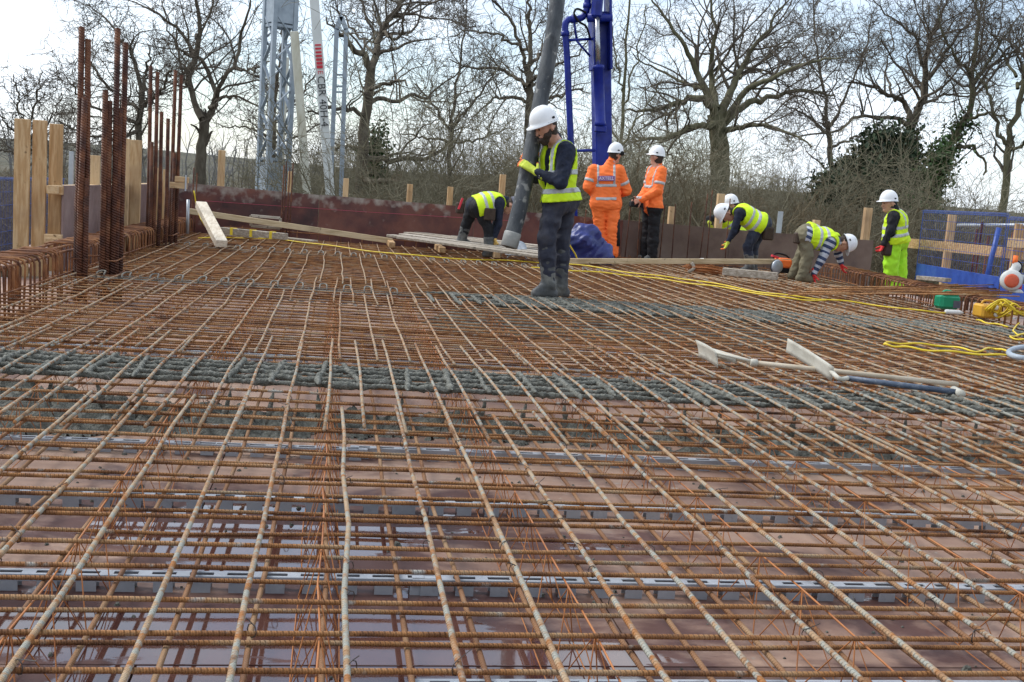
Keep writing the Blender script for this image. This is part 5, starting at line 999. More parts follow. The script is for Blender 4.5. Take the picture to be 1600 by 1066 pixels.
    t, fr = person('worker in lime trousers, padded yellow vest and red gloves standing at the right edge', J, {1: MT['black'], 2: MT['black'], 3: MT['vest2'], 4: MT['black']}, hz=.013, vest='vest', bands=(.28, .56), seed=23, vest_h=(-.02, 1), fat=1.12, leg_r=(.128, .105, .085), fold=.010, boot_h=.1, boot_mat='boot', braces=True, arm_r=(.074, .062, .045))
    hand(t, J['wrL'], J['wrL']+sv(-.03, 0, -.085), sv(-1, 0, -.3), MT['red_glove'], None, .7, h=.007); hand(t, J['wrR'], J['wrR']+sv(-.03, 0, -.085), sv(-1, 0, -.3), MT['red_glove'], None, .7, h=.007)
    part('tool_pouch', MB().box(ony(1386, 388, 14.72), (.14, .12, .22), None, .03), MT['leather'], t)
# ------------------------------------------------------------ tools and materials on the deck
def text_mesh(s, size, ext=.001):
    cu = bpy.data.curves.new('lettering', 'FONT'); cu.body = s; cu.size = size; cu.extrude = ext; cu.align_x = 'CENTER'; cu.align_y = 'CENTER'; cu.resolution_u = 2
    o = bpy.data.objects.new('lettering', cu); sc.collection.objects.link(o); bpy.context.view_layer.update(); me = o.evaluated_get(bpy.context.evaluated_depsgraph_get()).to_mesh()
    V = np.array([v.co[:] for v in me.vertices]); F = [tuple(p.vertices) for p in me.polygons]; o.to_mesh_clear(); sc.collection.objects.unlink(o); bpy.data.objects.remove(o); return V, F
def place(V, c, x, y, z): return V[:, :1]*np.asarray(x)+V[:, 1:2]*np.asarray(y)+V[:, 2:]*np.asarray(z)+np.asarray(c)
if PEOPLE:
    c, bx, bu, bn, t = BADGE; mb = MB(); mb.box(c, (.26, .075, .012), np.stack([bx, bu, bn], 1), .003); bo = part('badge', mb, MT['badge'], t, label='purple name badge on the back')
    V, F = text_mesh('AXTELL', .07); V[:, 0] *= .95; part('lettering', (place(V, c+bn*.0075, bx, bu, bn), F), MT['print'], bo)
    ct = thing('remote_controller', 'small dark control box in the hands of the black trousered worker', 'controller', CTRL); mb = MB(); mb.box(CTRL, (.20, .16, .09), None, .015); part('case', mb, MT['black'], ct)
    for k in (-1, 1): part('joystick', MB().tube([CTRL+V3(k*.05, 0, .04), CTRL+V3(k*.05, 0, .09)], .009, 8), MT['black'], ct)
# delivery hose
MT['rubber'] = mat('cement_smeared_rubber', [(.30, (.018, .022, .027)), (.46, (.042, .048, .055)), (.60, (.085, .090, .092)), (.74, (.22, .22, .21)), (.85, (.10, .10, .10))], 7, (.5, .8), .004, 45, vec=(1, 1, .3), detail=9, nrough=.7)
stain(MT['rubber'], (.24, .24, .225), None, 13, .60, .68); stain(MT['rubber'], (.02, .022, .026), None, 5, .56, .64)
MT['rubber_grey'] = mat('grey_hose_end', [(.3, (.20, .205, .19)), (.7, (.34, .335, .31))], 9, (.5, .8), .001, 60)
HB = ony(797, 380, 9.80); HM = ony(826, 256, 9.90); HT = ony(871, 0, 10.15); top_ = HT+(HT-HM)*1.3+V3(-.1, .3, 0)
path = spline([HB, ony(812, 325, 9.84), HM, ony(846, 150, 10.0), HT, top_], 8); hs_ = thing('delivery_hose', 'thick grey rubber concrete hose hanging down in front of the bearded man', 'hose', HB)
n = len(path); part('hose', MB().tube(path, np.interp(np.arange(n), [0, 16, 32, n], [.073, .072, .072, .076]), 20, False), MT['rubber'], hs_, True)
d = unit(path[1]-path[0]); part('hose_end', MB().lathe([(.060, -.035), (.070, -.04), (.079, -.035), (.080, .09), (.076, .10), (.068, .1)], HB, d, 20, False), MT['rubber_grey'], hs_, True)
part('hose_bore', MB().lathe([(.001, -.005), (.066, -.01)], HB, d, 18), MT['black'], hs_)
# boom of the pump
BY = 22.0; bp_ = lambda x, y, dy=0.: ony(x, y, BY+dy)
MT['boom'] = mat('glossy_boom_blue', [(.3, (.003, .010, .15)), (.55, (.005, .018, .23)), (.8, (.012, .032, .26))], 3.5, (.3, .5), .0015, 14, spec=.35)
MT['chrome'] = mat('piston_rod', [(.3, (.35, .36, .38)), (.7, (.5, .5, .52))], 8, (.2, .35), metal=.9)
bm = thing('pump_boom', 'bright blue folding boom of a concrete pump standing behind the orange pair', 'concrete pump', (5.2, BY, -3.1))
mb = MB(); a, b = bp_(942, 340, .3), bp_(938, 20, .3); lo = a+(a-b)*.9; mb.beam(lo, b, .34, .40, (0, 1, 0), .02); part('arm', mb, MT['boom'], bm)
for x0, x1 in ((923, 930), (948, 954)):
    mb = MB(); mb.beam(bp_(x0+3, 110, .1), bp_(x0+1, -60, .1), .055, .5, (0, 1, 0), .01); part('knuckle_plate', mb, MT['boom'], bm)
part('piston_rod', MB().tube([bp_(935, 110, -.22), bp_(933, 22, -.22)], .05, 14), MT['chrome'], bm, True)
part('cylinder', MB().lathe([(.09, 0), (.115, .01), (.115, .08), (.105, .09), (.105, 1.12), (.12, 1.13), (.12, 1.19), (.06, 1.2)], bp_(938, 197, -.22), unit(bp_(935, 107, -.22)-bp_(938, 197, -.22)), 20), MT['boom'], bm, True)
mb = MB(); mb.box(bp_(938, 202, -.18), (.22, .22, .12), None, .015); part('cylinder_foot', mb, MT['boom'], bm)
mb = MB(); mb.box(bp_(933, 12, -.2), (.20, .2, .40), None, .05); part('clevis', mb, MT['boom'], bm)
part('pivot_pin', MB().tube([bp_(918, 28, -.1), bp_(956, 28, -.1)], .085, 16), MT['boom'], bm, True)
P = spline([bp_(894, 262), bp_(890, 180), bp_(886, 90), bp_(883, 48), bp_(885, 34), bp_(893, 30), bp_(903, 30), bp_(912, 25), bp_(917, 12), bp_(918, -10), bp_(918, -60)], 6)
part('delivery_pipe', MB().tube(np.vstack([P[0]-(P[6]-P[0])*4, P]), .066, 16), MT['boom'], bm, True)
for x, y in ((884, 52), (896, 29), (917, 8)): 
    c = bp_(x, y); i = int(np.argmin(np.linalg.norm(P-c, axis=1))); dd = unit(P[min(i+1, len(P)-1)]-P[max(i-1, 0)]); part('pipe_coupling', MB().lathe([(.06, -.05), (.085, -.045), (.085, .045), (.06, .05)], P[i], dd, 16), MT['boom'], bm, True)
for a, b, r in (((888, 63), (926, 61), .028), ((897, 34), (901, 62), .024), ((901, 64), (922, 88), .022), ((892, 236), (930, 235), .03)): part('pipe_bracket', MB().tube([bp_(*a, -.02), bp_(*b, .05)], r, 10), MT['boom'], bm, True)
P = spline([bp_(916, 20, -.1), bp_(902, 14, -.12), bp_(897, 22, -.12), bp_(905, 34, -.1), bp_(916, 42, -.05), bp_(922, 60, 0)], 5); part('hydraulic_hose', MB().tube(P, .022, 8), MT['black'], bm, True)
a = bp_(936, -60, .3); mb = MB(); mb.beam(a, (a+top_)/2+V3(0, 0, 3.5), .3, .34, (0, 1, 0), .02); mb.beam((a+top_)/2+V3(0, 0, 3.5), top_+V3(0, .1, 0), .24, .28, (0, 1, 0), .02); part('tip_arm', mb, MT['boom'], bm)
# tower crane: lattice mast, struts and A-frame
CY = 34.0; MT['mast'] = mat('grey_crane_steel', [(.3, (.22, .26, .30)), (.55, (.31, .36, .41)), (.8, (.38, .42, .46))], 3, (.4, .6), .001, 30)
MT['cream'] = mat('cream_crane_paint', [(.25, (.42, .38, .27)), (.5, (.62, .60, .50)), (.75, (.68, .67, .60))], 1.6, (.4, .6), .001, 30, vec=(2, 2, .6)); MT['white_paint'] = mat('white_crane_paint', [(.3, (.60, .61, .58)), (.7, (.72, .73, .71))], 2, (.4, .6))
MT['red_paint'] = flatmat('red_print', (.55, .03, .05), .5, .1); MT['ink'] = flatmat('black_print', (.03, .03, .03), .5, .1); MT['dark_steel'] = flatmat('dark_steel', (.03, .033, .04), .5, .3)
cb = ony(426, 292, CY); ang = math.radians(38)-YAW; hw = .325; cr = thing('crane_mast', 'grey lattice tower crane mast behind the wall', 'crane', (cb[0], CY, -3.1))
cor = [V3(cb[0]+hw*(math.cos(ang)*i-math.sin(ang)*j), CY+hw*(math.sin(ang)*i+math.cos(ang)*j), 0) for i, j in ((-1, -1), (1, -1), (1, 1), (-1, 1))]
Z = lambda p, z: V3(p[0], p[1], z)
for p in cor: mb = MB(); mb.beam(Z(p, -3.1), Z(p, 7.5), .135, .135, (math.cos(ang), math.sin(ang), 0), .006); part('chord', mb, MT['mast'], cr)
z0, step = 1.45, .70
for fi in range(4):
    p, q = cor[fi], cor[(fi+1) % 4]; k = 0; z = z0
    while z < 5.3:
        a, b = (p, q) if k % 2 == 0 else (q, p); mb = MB(); mb.beam(Z(a, z), Z(b, z+step), .035, .10, unit(np.cross(q-p, (0, 0, 1))), .003); part('lattice_bar', mb, MT['mast'], cr); z += step; k += 1
    for zz in (1.42, 5.32, 6.1): mb = MB(); mb.beam(Z(p, zz), Z(q, zz), .05, .08); part('cross_bar', mb, MT['mast'], cr)
    o = unit(np.cross(q-p, (0, 0, 1)))*.02; dq = unit(q-p)
    for (za, zb) in ((-.3, 1.30),): mb = MB(); mb.beam(Z((p+q)/2, za)+o, Z((p+q)/2, zb)+o, .58, .02, o, .004); part('base_plate', mb, MT['mast'], cr)
    for s in (.12, .88): mb = MB(); c = p*(1-s)+q*s; mb.beam(Z(c, 1.2)+o*1.3, Z(c, 1.46)+o*1.3, .12, .02, o); part('gusset', mb, MT['mast'], cr)
    mb = MB(); mb.beam(Z((p+q)/2, 5.4)+o, Z((p+q)/2, 6.05)+o, .5, .02, o); part('head_plate', mb, MT['mast'], cr)
def strut(label, a, b, wd, ht, m_, Y):
    A, B = ony(*a, Y), ony(*b, Y); L = B-A; A2 = A-L*.0; B2 = B+L*(.6 if b[1] > 250 else 0); mb = MB(); mb.beam(A2, B2, wd, ht, (0, 1, 0), .01); t = thing('crane_strut', label, 'crane strut', B2, 'pale box struts of the crane'); part('box_section', mb, MT[m_], t); return t, A, B
strut('cream rusty box strut leaning beside the lattice mast', (460, 50), (480, 302), .24, .24, 'cream', 33)
strut('short cream box strut seen through the lattice mast', (447, 90), (438, 250), .2, .2, 'cream', 36.5)
t, A, B = strut('white box strut lettered in black with red bars, right of the cream one', (490, -12), (516, 303), .26, .26, 'white_paint', 32)
d = unit(B-A); nrm = unit(CP-(A+B)/2); nrm = unit(nrm-d*(nrm@d)); sdv = np.cross(nrm, d); Lm = np.linalg.norm(B-A)
V, F = text_mesh('CBR 40H-4', .30, .002); u0 = (157-(-12))/(303+12); part('lettering', (place(V, A+d*Lm*u0+nrm*.19+sdv*.0, d, np.cross(nrm, d), nrm), F), MT['ink'], t)
for k in range(7): 
    mb = MB(); u = (70+k*5.6+12)/315; mb.box(A+d*Lm*u+nrm*.185, (.045+.006*k, .17, .004), np.stack([d, sdv, nrm], 1)); part('red_bar', mb, MT['red_paint'], t)
V, F = text_mesh('E', .2, .002); u = (112+12)/315; part('lettering', (place(V, A+d*Lm*u+nrm*.19, d, np.cross(nrm, d), nrm), F), MT['red_paint'], t)
t = thing('crane_ladder', 'slender grey ladder frame with pointed head right of the lettered strut', 'crane frame', ony(530, 300, 33)); q = lambda x, y: ony(x, y, 33)
for a, b in (((526, 45), (518, 260)), ((541, 45), (533, 302)), ((526, 47), (533, 26)), ((541, 47), (533, 26))): mb = MB(); A, B = q(*a), q(*b); mb.beam(A, B+(B-A)*(.4 if b[1] > 200 else 0), .13, .13, (0, 1, 0), .005); part('leg', mb, MT['mast'], t)
for y_ in (48, 117, 135, 144): A, B = q(526-(y_-45)*.037, y_), q(541-(y_-45)*.031, y_); mb = MB(); mb.beam(A, B, .06, .05); part('rung', mb, MT['mast'], t)
part('cable', MB().tube([q(533, 27), q(535, -30)], .02, 6), MT['mast'], t)

# ---- timber
def plank(name, label, a, b, wd, th, m_, cat='plank', up=(0, 0, 1), group=None):
    mb = MB(); mb.beam(a, b, wd, th, up, .004); lo = a if a[2] < b[2] else b; return solo(name, mb, MT[m_], label, cat, lo, group=group)
plank('timber_beam', 'pale squared timber propped up at a slant at the left end of the deck', ony(314, 320, 15.0), onz(346, 381, .05), .14, .09, 'pale_y', 'beam')
plank('long_plank', 'long thin plank leaning along the foot of the maroon wall', ony(296, 330, 16.75), ony(613, 377, 16.75), .04, .085, 'tan_x')
plank('taped_timber', 'short timber with yellow tape marks below the long plank', onz(345, 360, .10), onz(447, 370, .10), .10, .09, 'old_x', 'timber')
for k in range(3): 
    p = onz(345, 360, .10)*(.8-.3*k)+onz(447, 370, .10)*(.2+.3*k); mb = MB(); mb.box(p, (.09, .108, .098)); solo('yellow_tape', mb, MT.setdefault('yellow', mat('yellow_cable', [(.3, (.62, .42, .012)), (.7, (.78, .60, .03))], 9, (.4, .6))), '%s band of yellow tape on the short timber by the wall' % ['left', 'middle', 'right'][k], 'tape', p, group='tape bands on timber')
plank('pinkish_board', 'thin worn board lying flat, left of two below the taped timber', onz(345, 366, .03), onz(400, 371, .03), .14, .025, 'old_x')
plank('pinkish_board', 'thin worn board lying flat, right of two ending near the grey mesh strip', onz(420, 369, .03), onz(492, 377, .03), .14, .025, 'old_x')
t = thing('wooden_crate_lid', 'small rectangular timber frame standing against the maroon wall', 'frame', ony(415, 356, 16.9)); fa, fb, fc, fd = ony(392, 337, 16.9), ony(438, 341, 16.9), ony(438, 357, 16.9), ony(392, 353, 16.9)
for a, b in ((fa, fb), (fd, fc), (fa, fd), (fb, fc)): mb = MB(); mb.beam(a, b, .04, .03, (0, 1, 0)); part('slat', mb, MT['old_x'], t)
L0, R0, L1, R1 = onz(618, 371, .19), onz(842, 401, .13), onz(650, 362, .19), onz(850, 386, .15); nm = ['nearest', 'second', 'third', 'fourth', 'fifth', 'farthest']
for k in range(6):
    s = k/5; a = L0*(1-s)+L1*s+V3(rng.uniform(-.15, .15), 0, rng.uniform(-.008, .008)); b = R0*(1-s)+R1*s+V3(rng.uniform(-.3, .2), 0, 0); plank('scaffold_board', '%s of the worn scaffold boards under the bending man in the grey cap' % nm[k], a, b, .21, .035, 'old_x', 'board', group='boards under the bending man')
for k, (x, y_) in enumerate(((612, 382), (690, 390), (775, 398))): p = onz(x, y_, .04); mb = MB(); mb.box(p+V3(0, .3, 0), (.09, .9, .08), None, .004); solo('timber_bearer', mb, MT['pine_y'], '%s timber block carrying the worn scaffold boards' % ['left', 'middle', 'right'][k], 'timber', p, group='bearers under the boards')
for k, (x, y_) in enumerate(((686, 371), (694, 373))): p = onz(x, y_, .17); mb = MB(); mb.box(p, (.08, .06, .05), None, .004); solo('offcut', mb, MT['pine_x'], '%s small pine offcut lying on the scaffold boards' % ['left', 'right'][k], 'offcut', p)
plank('straight_edge', 'long straight pale board lying level from the blue tarpaulin to the olive trousers', ony(884, 408, 14.85), ony(1267, 409, 14.95), .05, .075, 'tan_x')
plank('rough_log_board', 'thick rough board lying behind the long straight board', onz(1130, 424, .06), onz(1215, 432, .06), .14, .10, 'old_x', 'board')
# tarpaulin bag
MT['tarp'] = mat('navy_tarpaulin', [(.3, (.012, .018, .10)), (.55, (.02, .03, .155)), (.8, (.045, .055, .20))], 6, (.28, .5), .004, 18, spec=.5)
q = lambda x, y, dy=0.: ony(x, y, 15.45+dy); S = Sdf([(0, q(900, 378), q(915, 376), .15, .20, .1), (0, q(915, 376), q(945, 400), .19, .13, .1), (0, q(945, 400), q(957, 408), .13, .06, .1), (0, q(895, 400), q(940, 406), .16, .12, .1), (0, q(893, 372, -.02), q(906, 364), .05, .08, .08), (0, q(884, 396), q(893, 402), .09, .1, .06), (0, q(905, 412), q(955, 412), .05, .05, .04)], .017); S.creases(.045, .30, 36); S.creases(.012, .11, 37); S.plane(V3(0, 0, .0), (0, 0, -1)); V, F, _z = S.mesh()
t = thing('tarpaulin_bag', 'crumpled navy blue tarpaulin bag with a yellow strap on the deck', 'bag', q(915, 412)); part('sheet', (V, F), MT['tarp'], t, True); P = spline([q(881, 366, -.2), q(886, 376, -.24), q(893, 388, -.25), q(899, 398, -.24), q(902, 406, -.2)], 5); mb = MB()
for i in range(len(P)-1): mb.beam(P[i], P[i+1]+(P[i+1]-P[i])*.15, .012, .045, (0, -1, .2), .002)
part('strap', mb, MT['yellow'], t)
# circular saw
c = ony(808, 392, 15.0); t = thing('circular_saw', 'circular saw with bright disc guard below the hose end', 'saw', (c[0], c[1], 0)); ax = unit(sv(.35, -1, .15)); part('blade_guard', MB().lathe([(.02, -.012), (.105, -.012), (.11, 0), (.105, .012), (.02, .014)], c+V3(.03, 0, .03), ax, 24), MT['galv'], t, True)
part('blade', MB().lathe([(.01, -.003), (.085, -.003), (.085, .003), (.01, .003)], c+V3(.03, 0, .02)+ax*.02, ax, 24), MT['steel'], t); mb = MB(); mb.box(c+V3(-.07, .06, .02), (.15, .16, .13), None, .03); part('motor', mb, MT['black'], t); mb = MB(); mb.box(c+V3(0, 0, -.06), (.32, .16, .008), None, .002); part('base_plate', mb, MT['galv'], t)
part('handle', MB().tube(spline([c+V3(-.12, .05, .06), c+V3(-.1, .05, .13), c+V3(-.02, .05, .13), c+V3(.0, .05, .08)], 4), .016, 8), MT['black'], t, True)
for x in (-.14, .14): mb = MB(); mb.beam(c+V3(x*.7, -.02, -.055), c+V3(x, -.05, -.10), .02, .012); part('foot', mb, MT['galv'], t)
# disc cutter
c = ony(1217, 411, 15.0); t = thing('disc_cutter', 'orange petrol disc cutter standing beside the olive trousers', 'disc cutter', (c[0], c[1], 0)); mb = MB(); mb.box(c+V3(.06, 0, 0), (.24, .2, .15), None, .04); part('housing', mb, MT['orange'], t); ax = unit(sv(.5, -1, 0)); part('blade_guard', MB().lathe([(.02, -.02), (.09, -.02), (.10, 0), (.09, .02), (.02, .02)], c+V3(-.07, -.12, -.05), ax, 20), MT['galv'], t, True)
part('blade', MB().lathe([(.01, -.003), (.11, -.003), (.11, .003), (.01, .003)], c+V3(-.07, -.10, -.06), ax, 24), MT['dark_steel'], t); mb = MB(); mb.box(c+V3(.13, 0, -.10), (.26, .18, .08), None, .02); part('tank', mb, MT['black'], t); part('handle', MB().tube(spline([c+V3(-.09, 0, .02), c+V3(-.07, 0, .13), c+V3(.08, 0, .12), c+V3(.16, 0, .07)], 4), .014, 8), MT['black'], t, True); mb = MB(); mb.beam(c+V3(-.13, -.02, .10), c+V3(-.02, -.02, .07), .06, .03); part('air_filter', mb, MT['red_tool'], t)
# bundle of tie wire in sacking
c = onz(1104, 420, .06); t = thing('tie_wire_bundle', 'bundle of rusty tie wire in brown sacking behind the long straight board', 'wire bundle', c)
mb = MB()
for k in range(70):
    o = V3(rng.normal(0, .02), rng.normal(0, .06), rng.uniform(-.05, .05)); mb.tube(spline([c+o+V3(-.25+rng.normal(0, .05), 0, 0), c+o+V3(-.05, rng.normal(0, .03), rng.normal(.015, .015)), c+o+V3(.2+rng.normal(0, .06), rng.normal(0, .03), -.02)], 3), .004, 3, False)
part('wire', mb, MT['wire'], t); P = spline([c+V3(-.26, -.08, .08), c+V3(-.22, -.10, 0), c+V3(-.30, -.10, -.06)], 3); part('sacking_tie', MB().tube(P, .025, 6), MT['old_x'], t, True)
mb = MB(); p = onz(1094, 408, .14); mb.lathe([(.03, -.05), (.038, 0), (.042, .05), (.036, .05)], p, (1, -.2, .1), 12); solo('paper_cup', mb, MT['white_paint'], 'small white cup lying on the tie wire bundle', 'cup', p)
# ---- rakes
rk = MT['rakepaint'] = mat('cement_washed_paint', [(.3, (.36, .34, .28)), (.6, (.52, .50, .43)), (.8, (.45, .40, .31))], 8, (.5, .75), .001, 60)
MT['handle_tan'] = mat('worn_handle', [(.3, (.36, .29, .20)), (.6, (.52, .44, .33)), (.8, (.42, .38, .31))], 6, (.5, .75)); MT['handle_blue'] = mat('blue_grey_handle', [(.3, (.03, .045, .075)), (.55, (.07, .095, .14)), (.75, (.34, .34, .32))], 14, (.4, .7))
bl = [ony(1095, 536, 5.80), ony(1122, 583, 5.72)]
def blade(P0, P1, ht, bend, nrm, th=.006):
    V = []; F = []; n, m_ = 9, 5; P0 = np.asarray(P0); P1 = np.asarray(P1); d = unit(P1-P0); nrm = unit(nrm); up = unit(np.cross(d, nrm)); 
    if up[2] < 0: up = -up
    for s in (0, 1):
        for i in range(n):
            for j in range(m_): u = j/(m_-1); V.append(P0+(P1-P0)*i/(n-1)+up*ht*u+nrm*(bend*u*u+s*th+.012*(2*i/(n-1)-1)**2))
    I = lambda s, i, j: s*n*m_+i*m_+j
    for i in range(n-1):
        for j in range(m_-1): F += [(I(0, i, j), I(0, i, j+1), I(0, i+1, j+1), I(0, i+1, j)), (I(1, i, j), I(1, i+1, j), I(1, i+1, j+1), I(1, i, j+1))]
    for i in range(n-1): F += [(I(0, i, 0), I(0, i+1, 0), I(1, i+1, 0), I(1, i, 0)), (I(0, i, m_-1), I(1, i, m_-1), I(1, i+1, m_-1), I(0, i+1, m_-1))]
    for j in range(m_-1): F += [(I(0, 0, j), I(1, 0, j), I(1, 0, j+1), I(0, 0, j+1)), (I(0, n-1, j), I(0, n-1, j+1), I(1, n-1, j+1), I(1, n-1, j))]
    return V, F
a1, b1 = onz(1107, 562, .012), onz(1124, 583, .012); dirh = unit(onz(1497, 601, .03)-onz(1120, 566, .05))
t = thing('concrete_rake', 'pale concrete rake with a curved blade at its left end lying on the bars', 'rake', onz(1120, 575, 0)); cen = onz(1110, 566, .012); acr = unit(V3(-.07, -1, 0)); up = V3(0, 0, 1)
part('blade', blade(cen-acr*.21+up*.0, cen+acr*.21, .10, .03, -dirh), rk, t, True)
j = onz(1178, 567, .055); part('shaft', MB().tube([cen+dirh*.02+up*.06, j, onz(1330, 583, .045), onz(1497, 601, .03)], .0145, 10), MT['handle_tan'], t, True)
part('socket', MB().tube([cen+up*.06, cen*.4+j*.6+up*.01], (.021, .017), 10), rk, t, True)
for s in (-1, 1): part('brace', MB().tube([cen+acr*s*.10+up*.07, j+up*.006], .0075, 8), rk, t, True)
part('collar', MB().lathe([(.015, -.02), (.022, -.018), (.022, .018), (.015, .02)], j, dirh, 12), rk, t, True)
t = thing('concrete_rake', 'pale concrete rake with a straight blade and blue grey handle', 'rake', onz(1300, 595, 0)); c0, c1 = ony(1231, 550, 6.02), onz(1302, 596, .012); c0[2] = max(c0[2], .015)
part('blade', blade(c0, c1, .085, .012, -unit(V3(1, .35, 0))), rk, t, True); h0 = c1*.93+c0*.07+up*.045
part('neck', MB().tube(spline([h0, onz(1312, 592, .05), onz(1325, 591, .035)], 4), .013, 10), rk, t, True); part('shaft', MB().tube([onz(1323, 591, .035), onz(1400, 601, .03), onz(1496, 613, .02)], .0165, 10), MT['handle_blue'], t, True); part('grip', MB().tube([onz(1490, 609, .022), onz(1503, 616, .02)], .021, 12), rk, t, True)
# ---- cables
yl = MT['yellow']
def cable(label, px, z=.012, r=.0085): 
    P = spline([onz(x, y, z if not isinstance(z, list) else 0) for x, y in px], 6); P[:, 2] += .006*np.sin(np.arange(len(P))*.9); return solo('cable', MB().tube(P, r, 6), yl, label, 'cable', P[0], True, group='yellow extension cables')
cable('yellow cable running slantwise across the middle of the deck to the green can', [(310, 372), (400, 372), (470, 378), (560, 390), (680, 402), (800, 408), (900, 414), (1000, 428), (1085, 438), (1180, 455), (1260, 465), (1340, 473), (1440, 486), (1500, 489)], .012, .0085)
cable('second yellow cable lying close below the slanting one', [(830, 418), (900, 423), (980, 430), (1060, 440), (1140, 451), (1230, 466), (1290, 470)], .012, .0085)
cable('yellow cable laid in a long hairpin loop on the right', [(1620, 566), (1590, 558), (1530, 553), (1460, 548), (1410, 542), (1384, 539), (1386, 536), (1420, 537), (1480, 541), (1525, 549), (1550, 544), (1575, 550), (1610, 562)], .012, .008)
cable('short yellow cable end lying in front of the yellow box', [(1526, 500), (1545, 505), (1575, 510)], .012, .009)
cable('curled yellow cable at the right margin', [(1593, 505), (1583, 516), (1590, 522), (1606, 522), (1592, 524), (1578, 527), (1600, 531), (1620, 531)], .012, .008)
for k, lb in enumerate(('uppermost', 'middle', 'lowest')):
    P = []; n = 26
    for i in range(n): a = i*.75+k*2; c = onz(1582, 492-4*k, .05+.035*k); P.append(c+V3(.22*math.cos(a)*(1+.3*math.sin(i*1.7+k)), .16*math.sin(a), .07*math.sin(i*2.3+k)+.03))
    solo('cable_coil', MB().tube(spline(P, 5), .009, 6), yl, '%s tangle of yellow cable heaped beside the yellow box' % lb, 'cable', P[0], True, group='tangled cable heap')
solo('hanging_rope', MB().tube(spline([ony(303, 298, 16), ony(308, 325, 16), ony(318, 350, 15.7), onz(330, 362, .02)], 6), .010, 6), yl, 'thin yellow cord hanging down beside the slanting timber', 'cord', onz(330, 362, .02), True)
solo('conduit', MB().tube([ony(294, 312, 16.2), ony(293, 365, 16.2)], .022, 8), MT['galv'], 'upright grey conduit pipe in the left corner of the formwork', 'pipe', ony(293, 365, 16.2), True)
P = [onz(1612+36*math.cos(a), 551+9*math.sin(a), .03) for a in np.linspace(1.2, 5.6, 20)]; solo('grey_hose', MB().tube(P, .02, 10), MT['mast'], 'bend of thick grey hose lying at the right margin', 'hose', P[0], True)
# ---- green can
MT['green'] = mat('green_plastic', [(.3, (.006, .27, .13)), (.7, (.012, .36, .18))], 6, (.3, .45), spec=.5); c = onz(1478, 484, .0); t = thing('fuel_can', 'small green plastic fuel can on the bars', 'fuel can', c); R3 = np.stack([unit(sv(1, .25, 0)), unit(sv(-.25, 1, 0)), V3(0, 0, 1)], 1); rx = R3[:, 0]
mb = MB(); mb.box(c+V3(0, 0, .09), (.25, .16, .16), R3, .03); mb.box(c+V3(0, 0, .172), (.20, .13, .03), R3, .012); part('body', mb, MT['green'], t); part('handle', MB().tube(spline([c+rx*-.07+V3(0, 0, .16), c+rx*-.05+V3(0, 0, .205), c+rx*.03+V3(0, 0, .205), c+rx*.05+V3(0, 0, .165)], 4), .012, 8), MT['green'], t, True)
part('cap', MB().lathe([(.03, 0), (.032, .035), (.024, .04)], c+rx*.09+V3(0, 0, .155), (0, 0, 1), 14), MT['black'], t, True); mb = MB(); mb.box(c+rx*.07-R3[:, 1]*.082+V3(0, 0, .07), (.09, .006, .08), R3); part('label_plate', mb, MT['grey_cap'], t)
mb = MB(); p = onz(1490, 488, .02); mb.lathe([(.02, -.09), (.024, -.08), (.026, .06), (.012, .10)], p, (1, -.2, 0), 12); solo('plug_connector', mb, MT['white_paint'], 'white cable connector lying in front of the green can', 'connector', p, True)
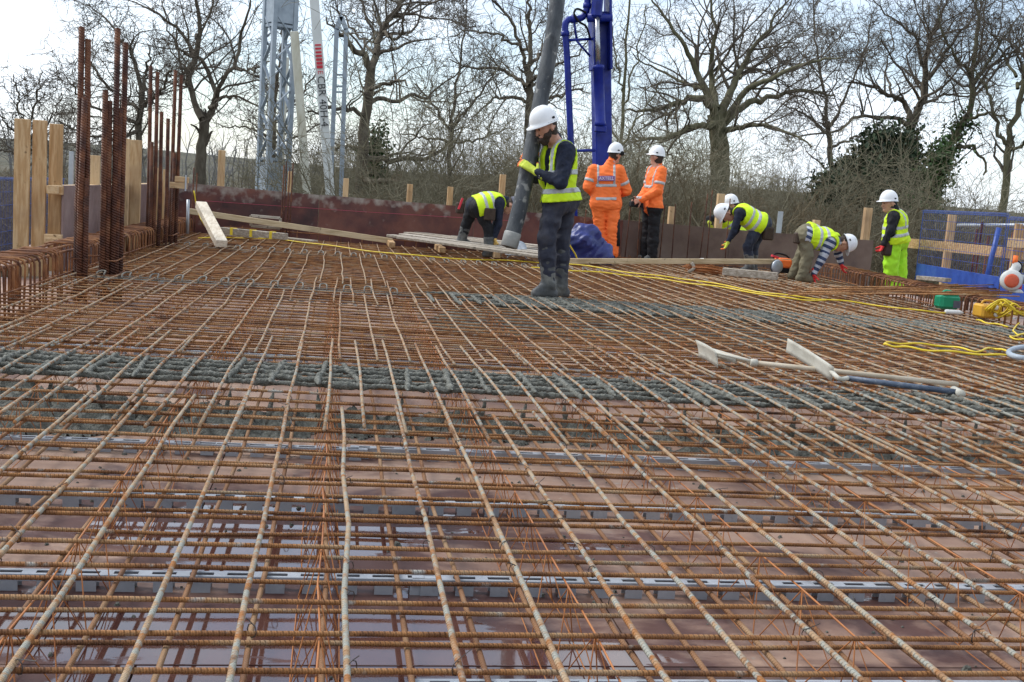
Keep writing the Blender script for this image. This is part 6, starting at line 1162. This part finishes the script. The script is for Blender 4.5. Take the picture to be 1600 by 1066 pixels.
# ---- yellow transformer box
MT['amber'] = mat('amber_plastic', [(.3, (.52, .26, .015)), (.7, (.66, .36, .025))], 6, (.35, .5)); c = onz(1541, 497, .0); t = thing('transformer_box', 'amber yellow site transformer box beside the green can', 'transformer', c); mb = MB(); mb.box(c+V3(0, 0, .075), (.24, .18, .14), R3, .02); part('case', mb, MT['amber'], t)
for k, (dx, dz) in enumerate(((.02, .12), (.03, .05))): part('socket', MB().lathe([(.022, 0), (.026, .02), (.02, .025)], c+rx*dx-R3[:, 1]*.09+V3(0, 0, dz), -R3[:, 1], 12), MT['white_paint'], t, True)
for dz in (.14, .04): part('plug', MB().lathe([(.024, 0), (.026, .04), (.018, .05)], c+rx*.12+V3(0, 0, dz), rx, 12), MT['yellow'], t, True)
part('handle', MB().tube(spline([c+rx*-.08+V3(0, 0, .145), c+rx*-.05+V3(0, 0, .18), c+rx*.05+V3(0, 0, .18), c+rx*.08+V3(0, 0, .145)], 4), .011, 8), MT['amber'], t, True)
# ---- leaf blower on the cage
c = ony(1580, 438, 10.85); t = thing('leaf_blower', 'white and orange leaf blower resting on the right edge cage', 'leaf blower', c-V3(0, 0, .12)); ax = unit(sv(-.35, -1, .1)); MT['coral'] = flatmat('faded_orange_plastic', (.55, .10, .045), .5, .15); MT['blower_white'] = flatmat('pale_grey_plastic', (.58, .58, .55), .4, .08)
part('fan_housing', MB().lathe([(.03, -.06), (.10, -.055), (.115, -.03), (.115, .03), (.10, .055), (.06, .065)], c, ax, 26), MT['blower_white'], t, True); part('intake_grille', MB().lathe([(.075, 0), (.075, .012), (.055, .02), (.02, .022)], c+ax*.06+V3(0, 0, -.01), ax, 24), MT['coral'], t, True)
S = Sdf([(0, c+V3(.0, .02, .06), c+V3(.05, .02, .15), .05, .045, .04), (0, c+V3(.05, .02, .15), c+V3(.03, .02, .19), .04, .025, .03)], .01); V, F, _z = S.mesh(); part('engine_cover', (V, F), MT['blower_white'], t, True); part('spout_cap', MB().tube([c+V3(.03, .02, .18), c+V3(.03, .02, .27)], (.028, .024), 12), MT['orange'], t, True)
part('tube', MB().tube(spline([c+V3(.05, -.02, .04), c+V3(.16, -.05, .03), c+V3(.45, -.18, -.02)], 5), (.035), 14), MT['rail'], t, True); part('handle', MB().tube(spline([c+V3(.0, .03, .13), c+V3(.04, .03, .21), c+V3(.11, .03, .17), c+V3(.10, .03, .06)], 4), .014, 8), MT['black'], t, True)
mb = MB(); mb.box(c+V3(.09, .05, -.06), (.12, .12, .11), None, .03); part('engine', mb, MT['red_tool'], t); mb = MB(); mb.lathe([(.07, -.01), (.075, 0), (.04, .03)], c+V3(.08, 0, -.12), (0, 0, 1), 14); part('stand', mb, MT['blower_white'], t)
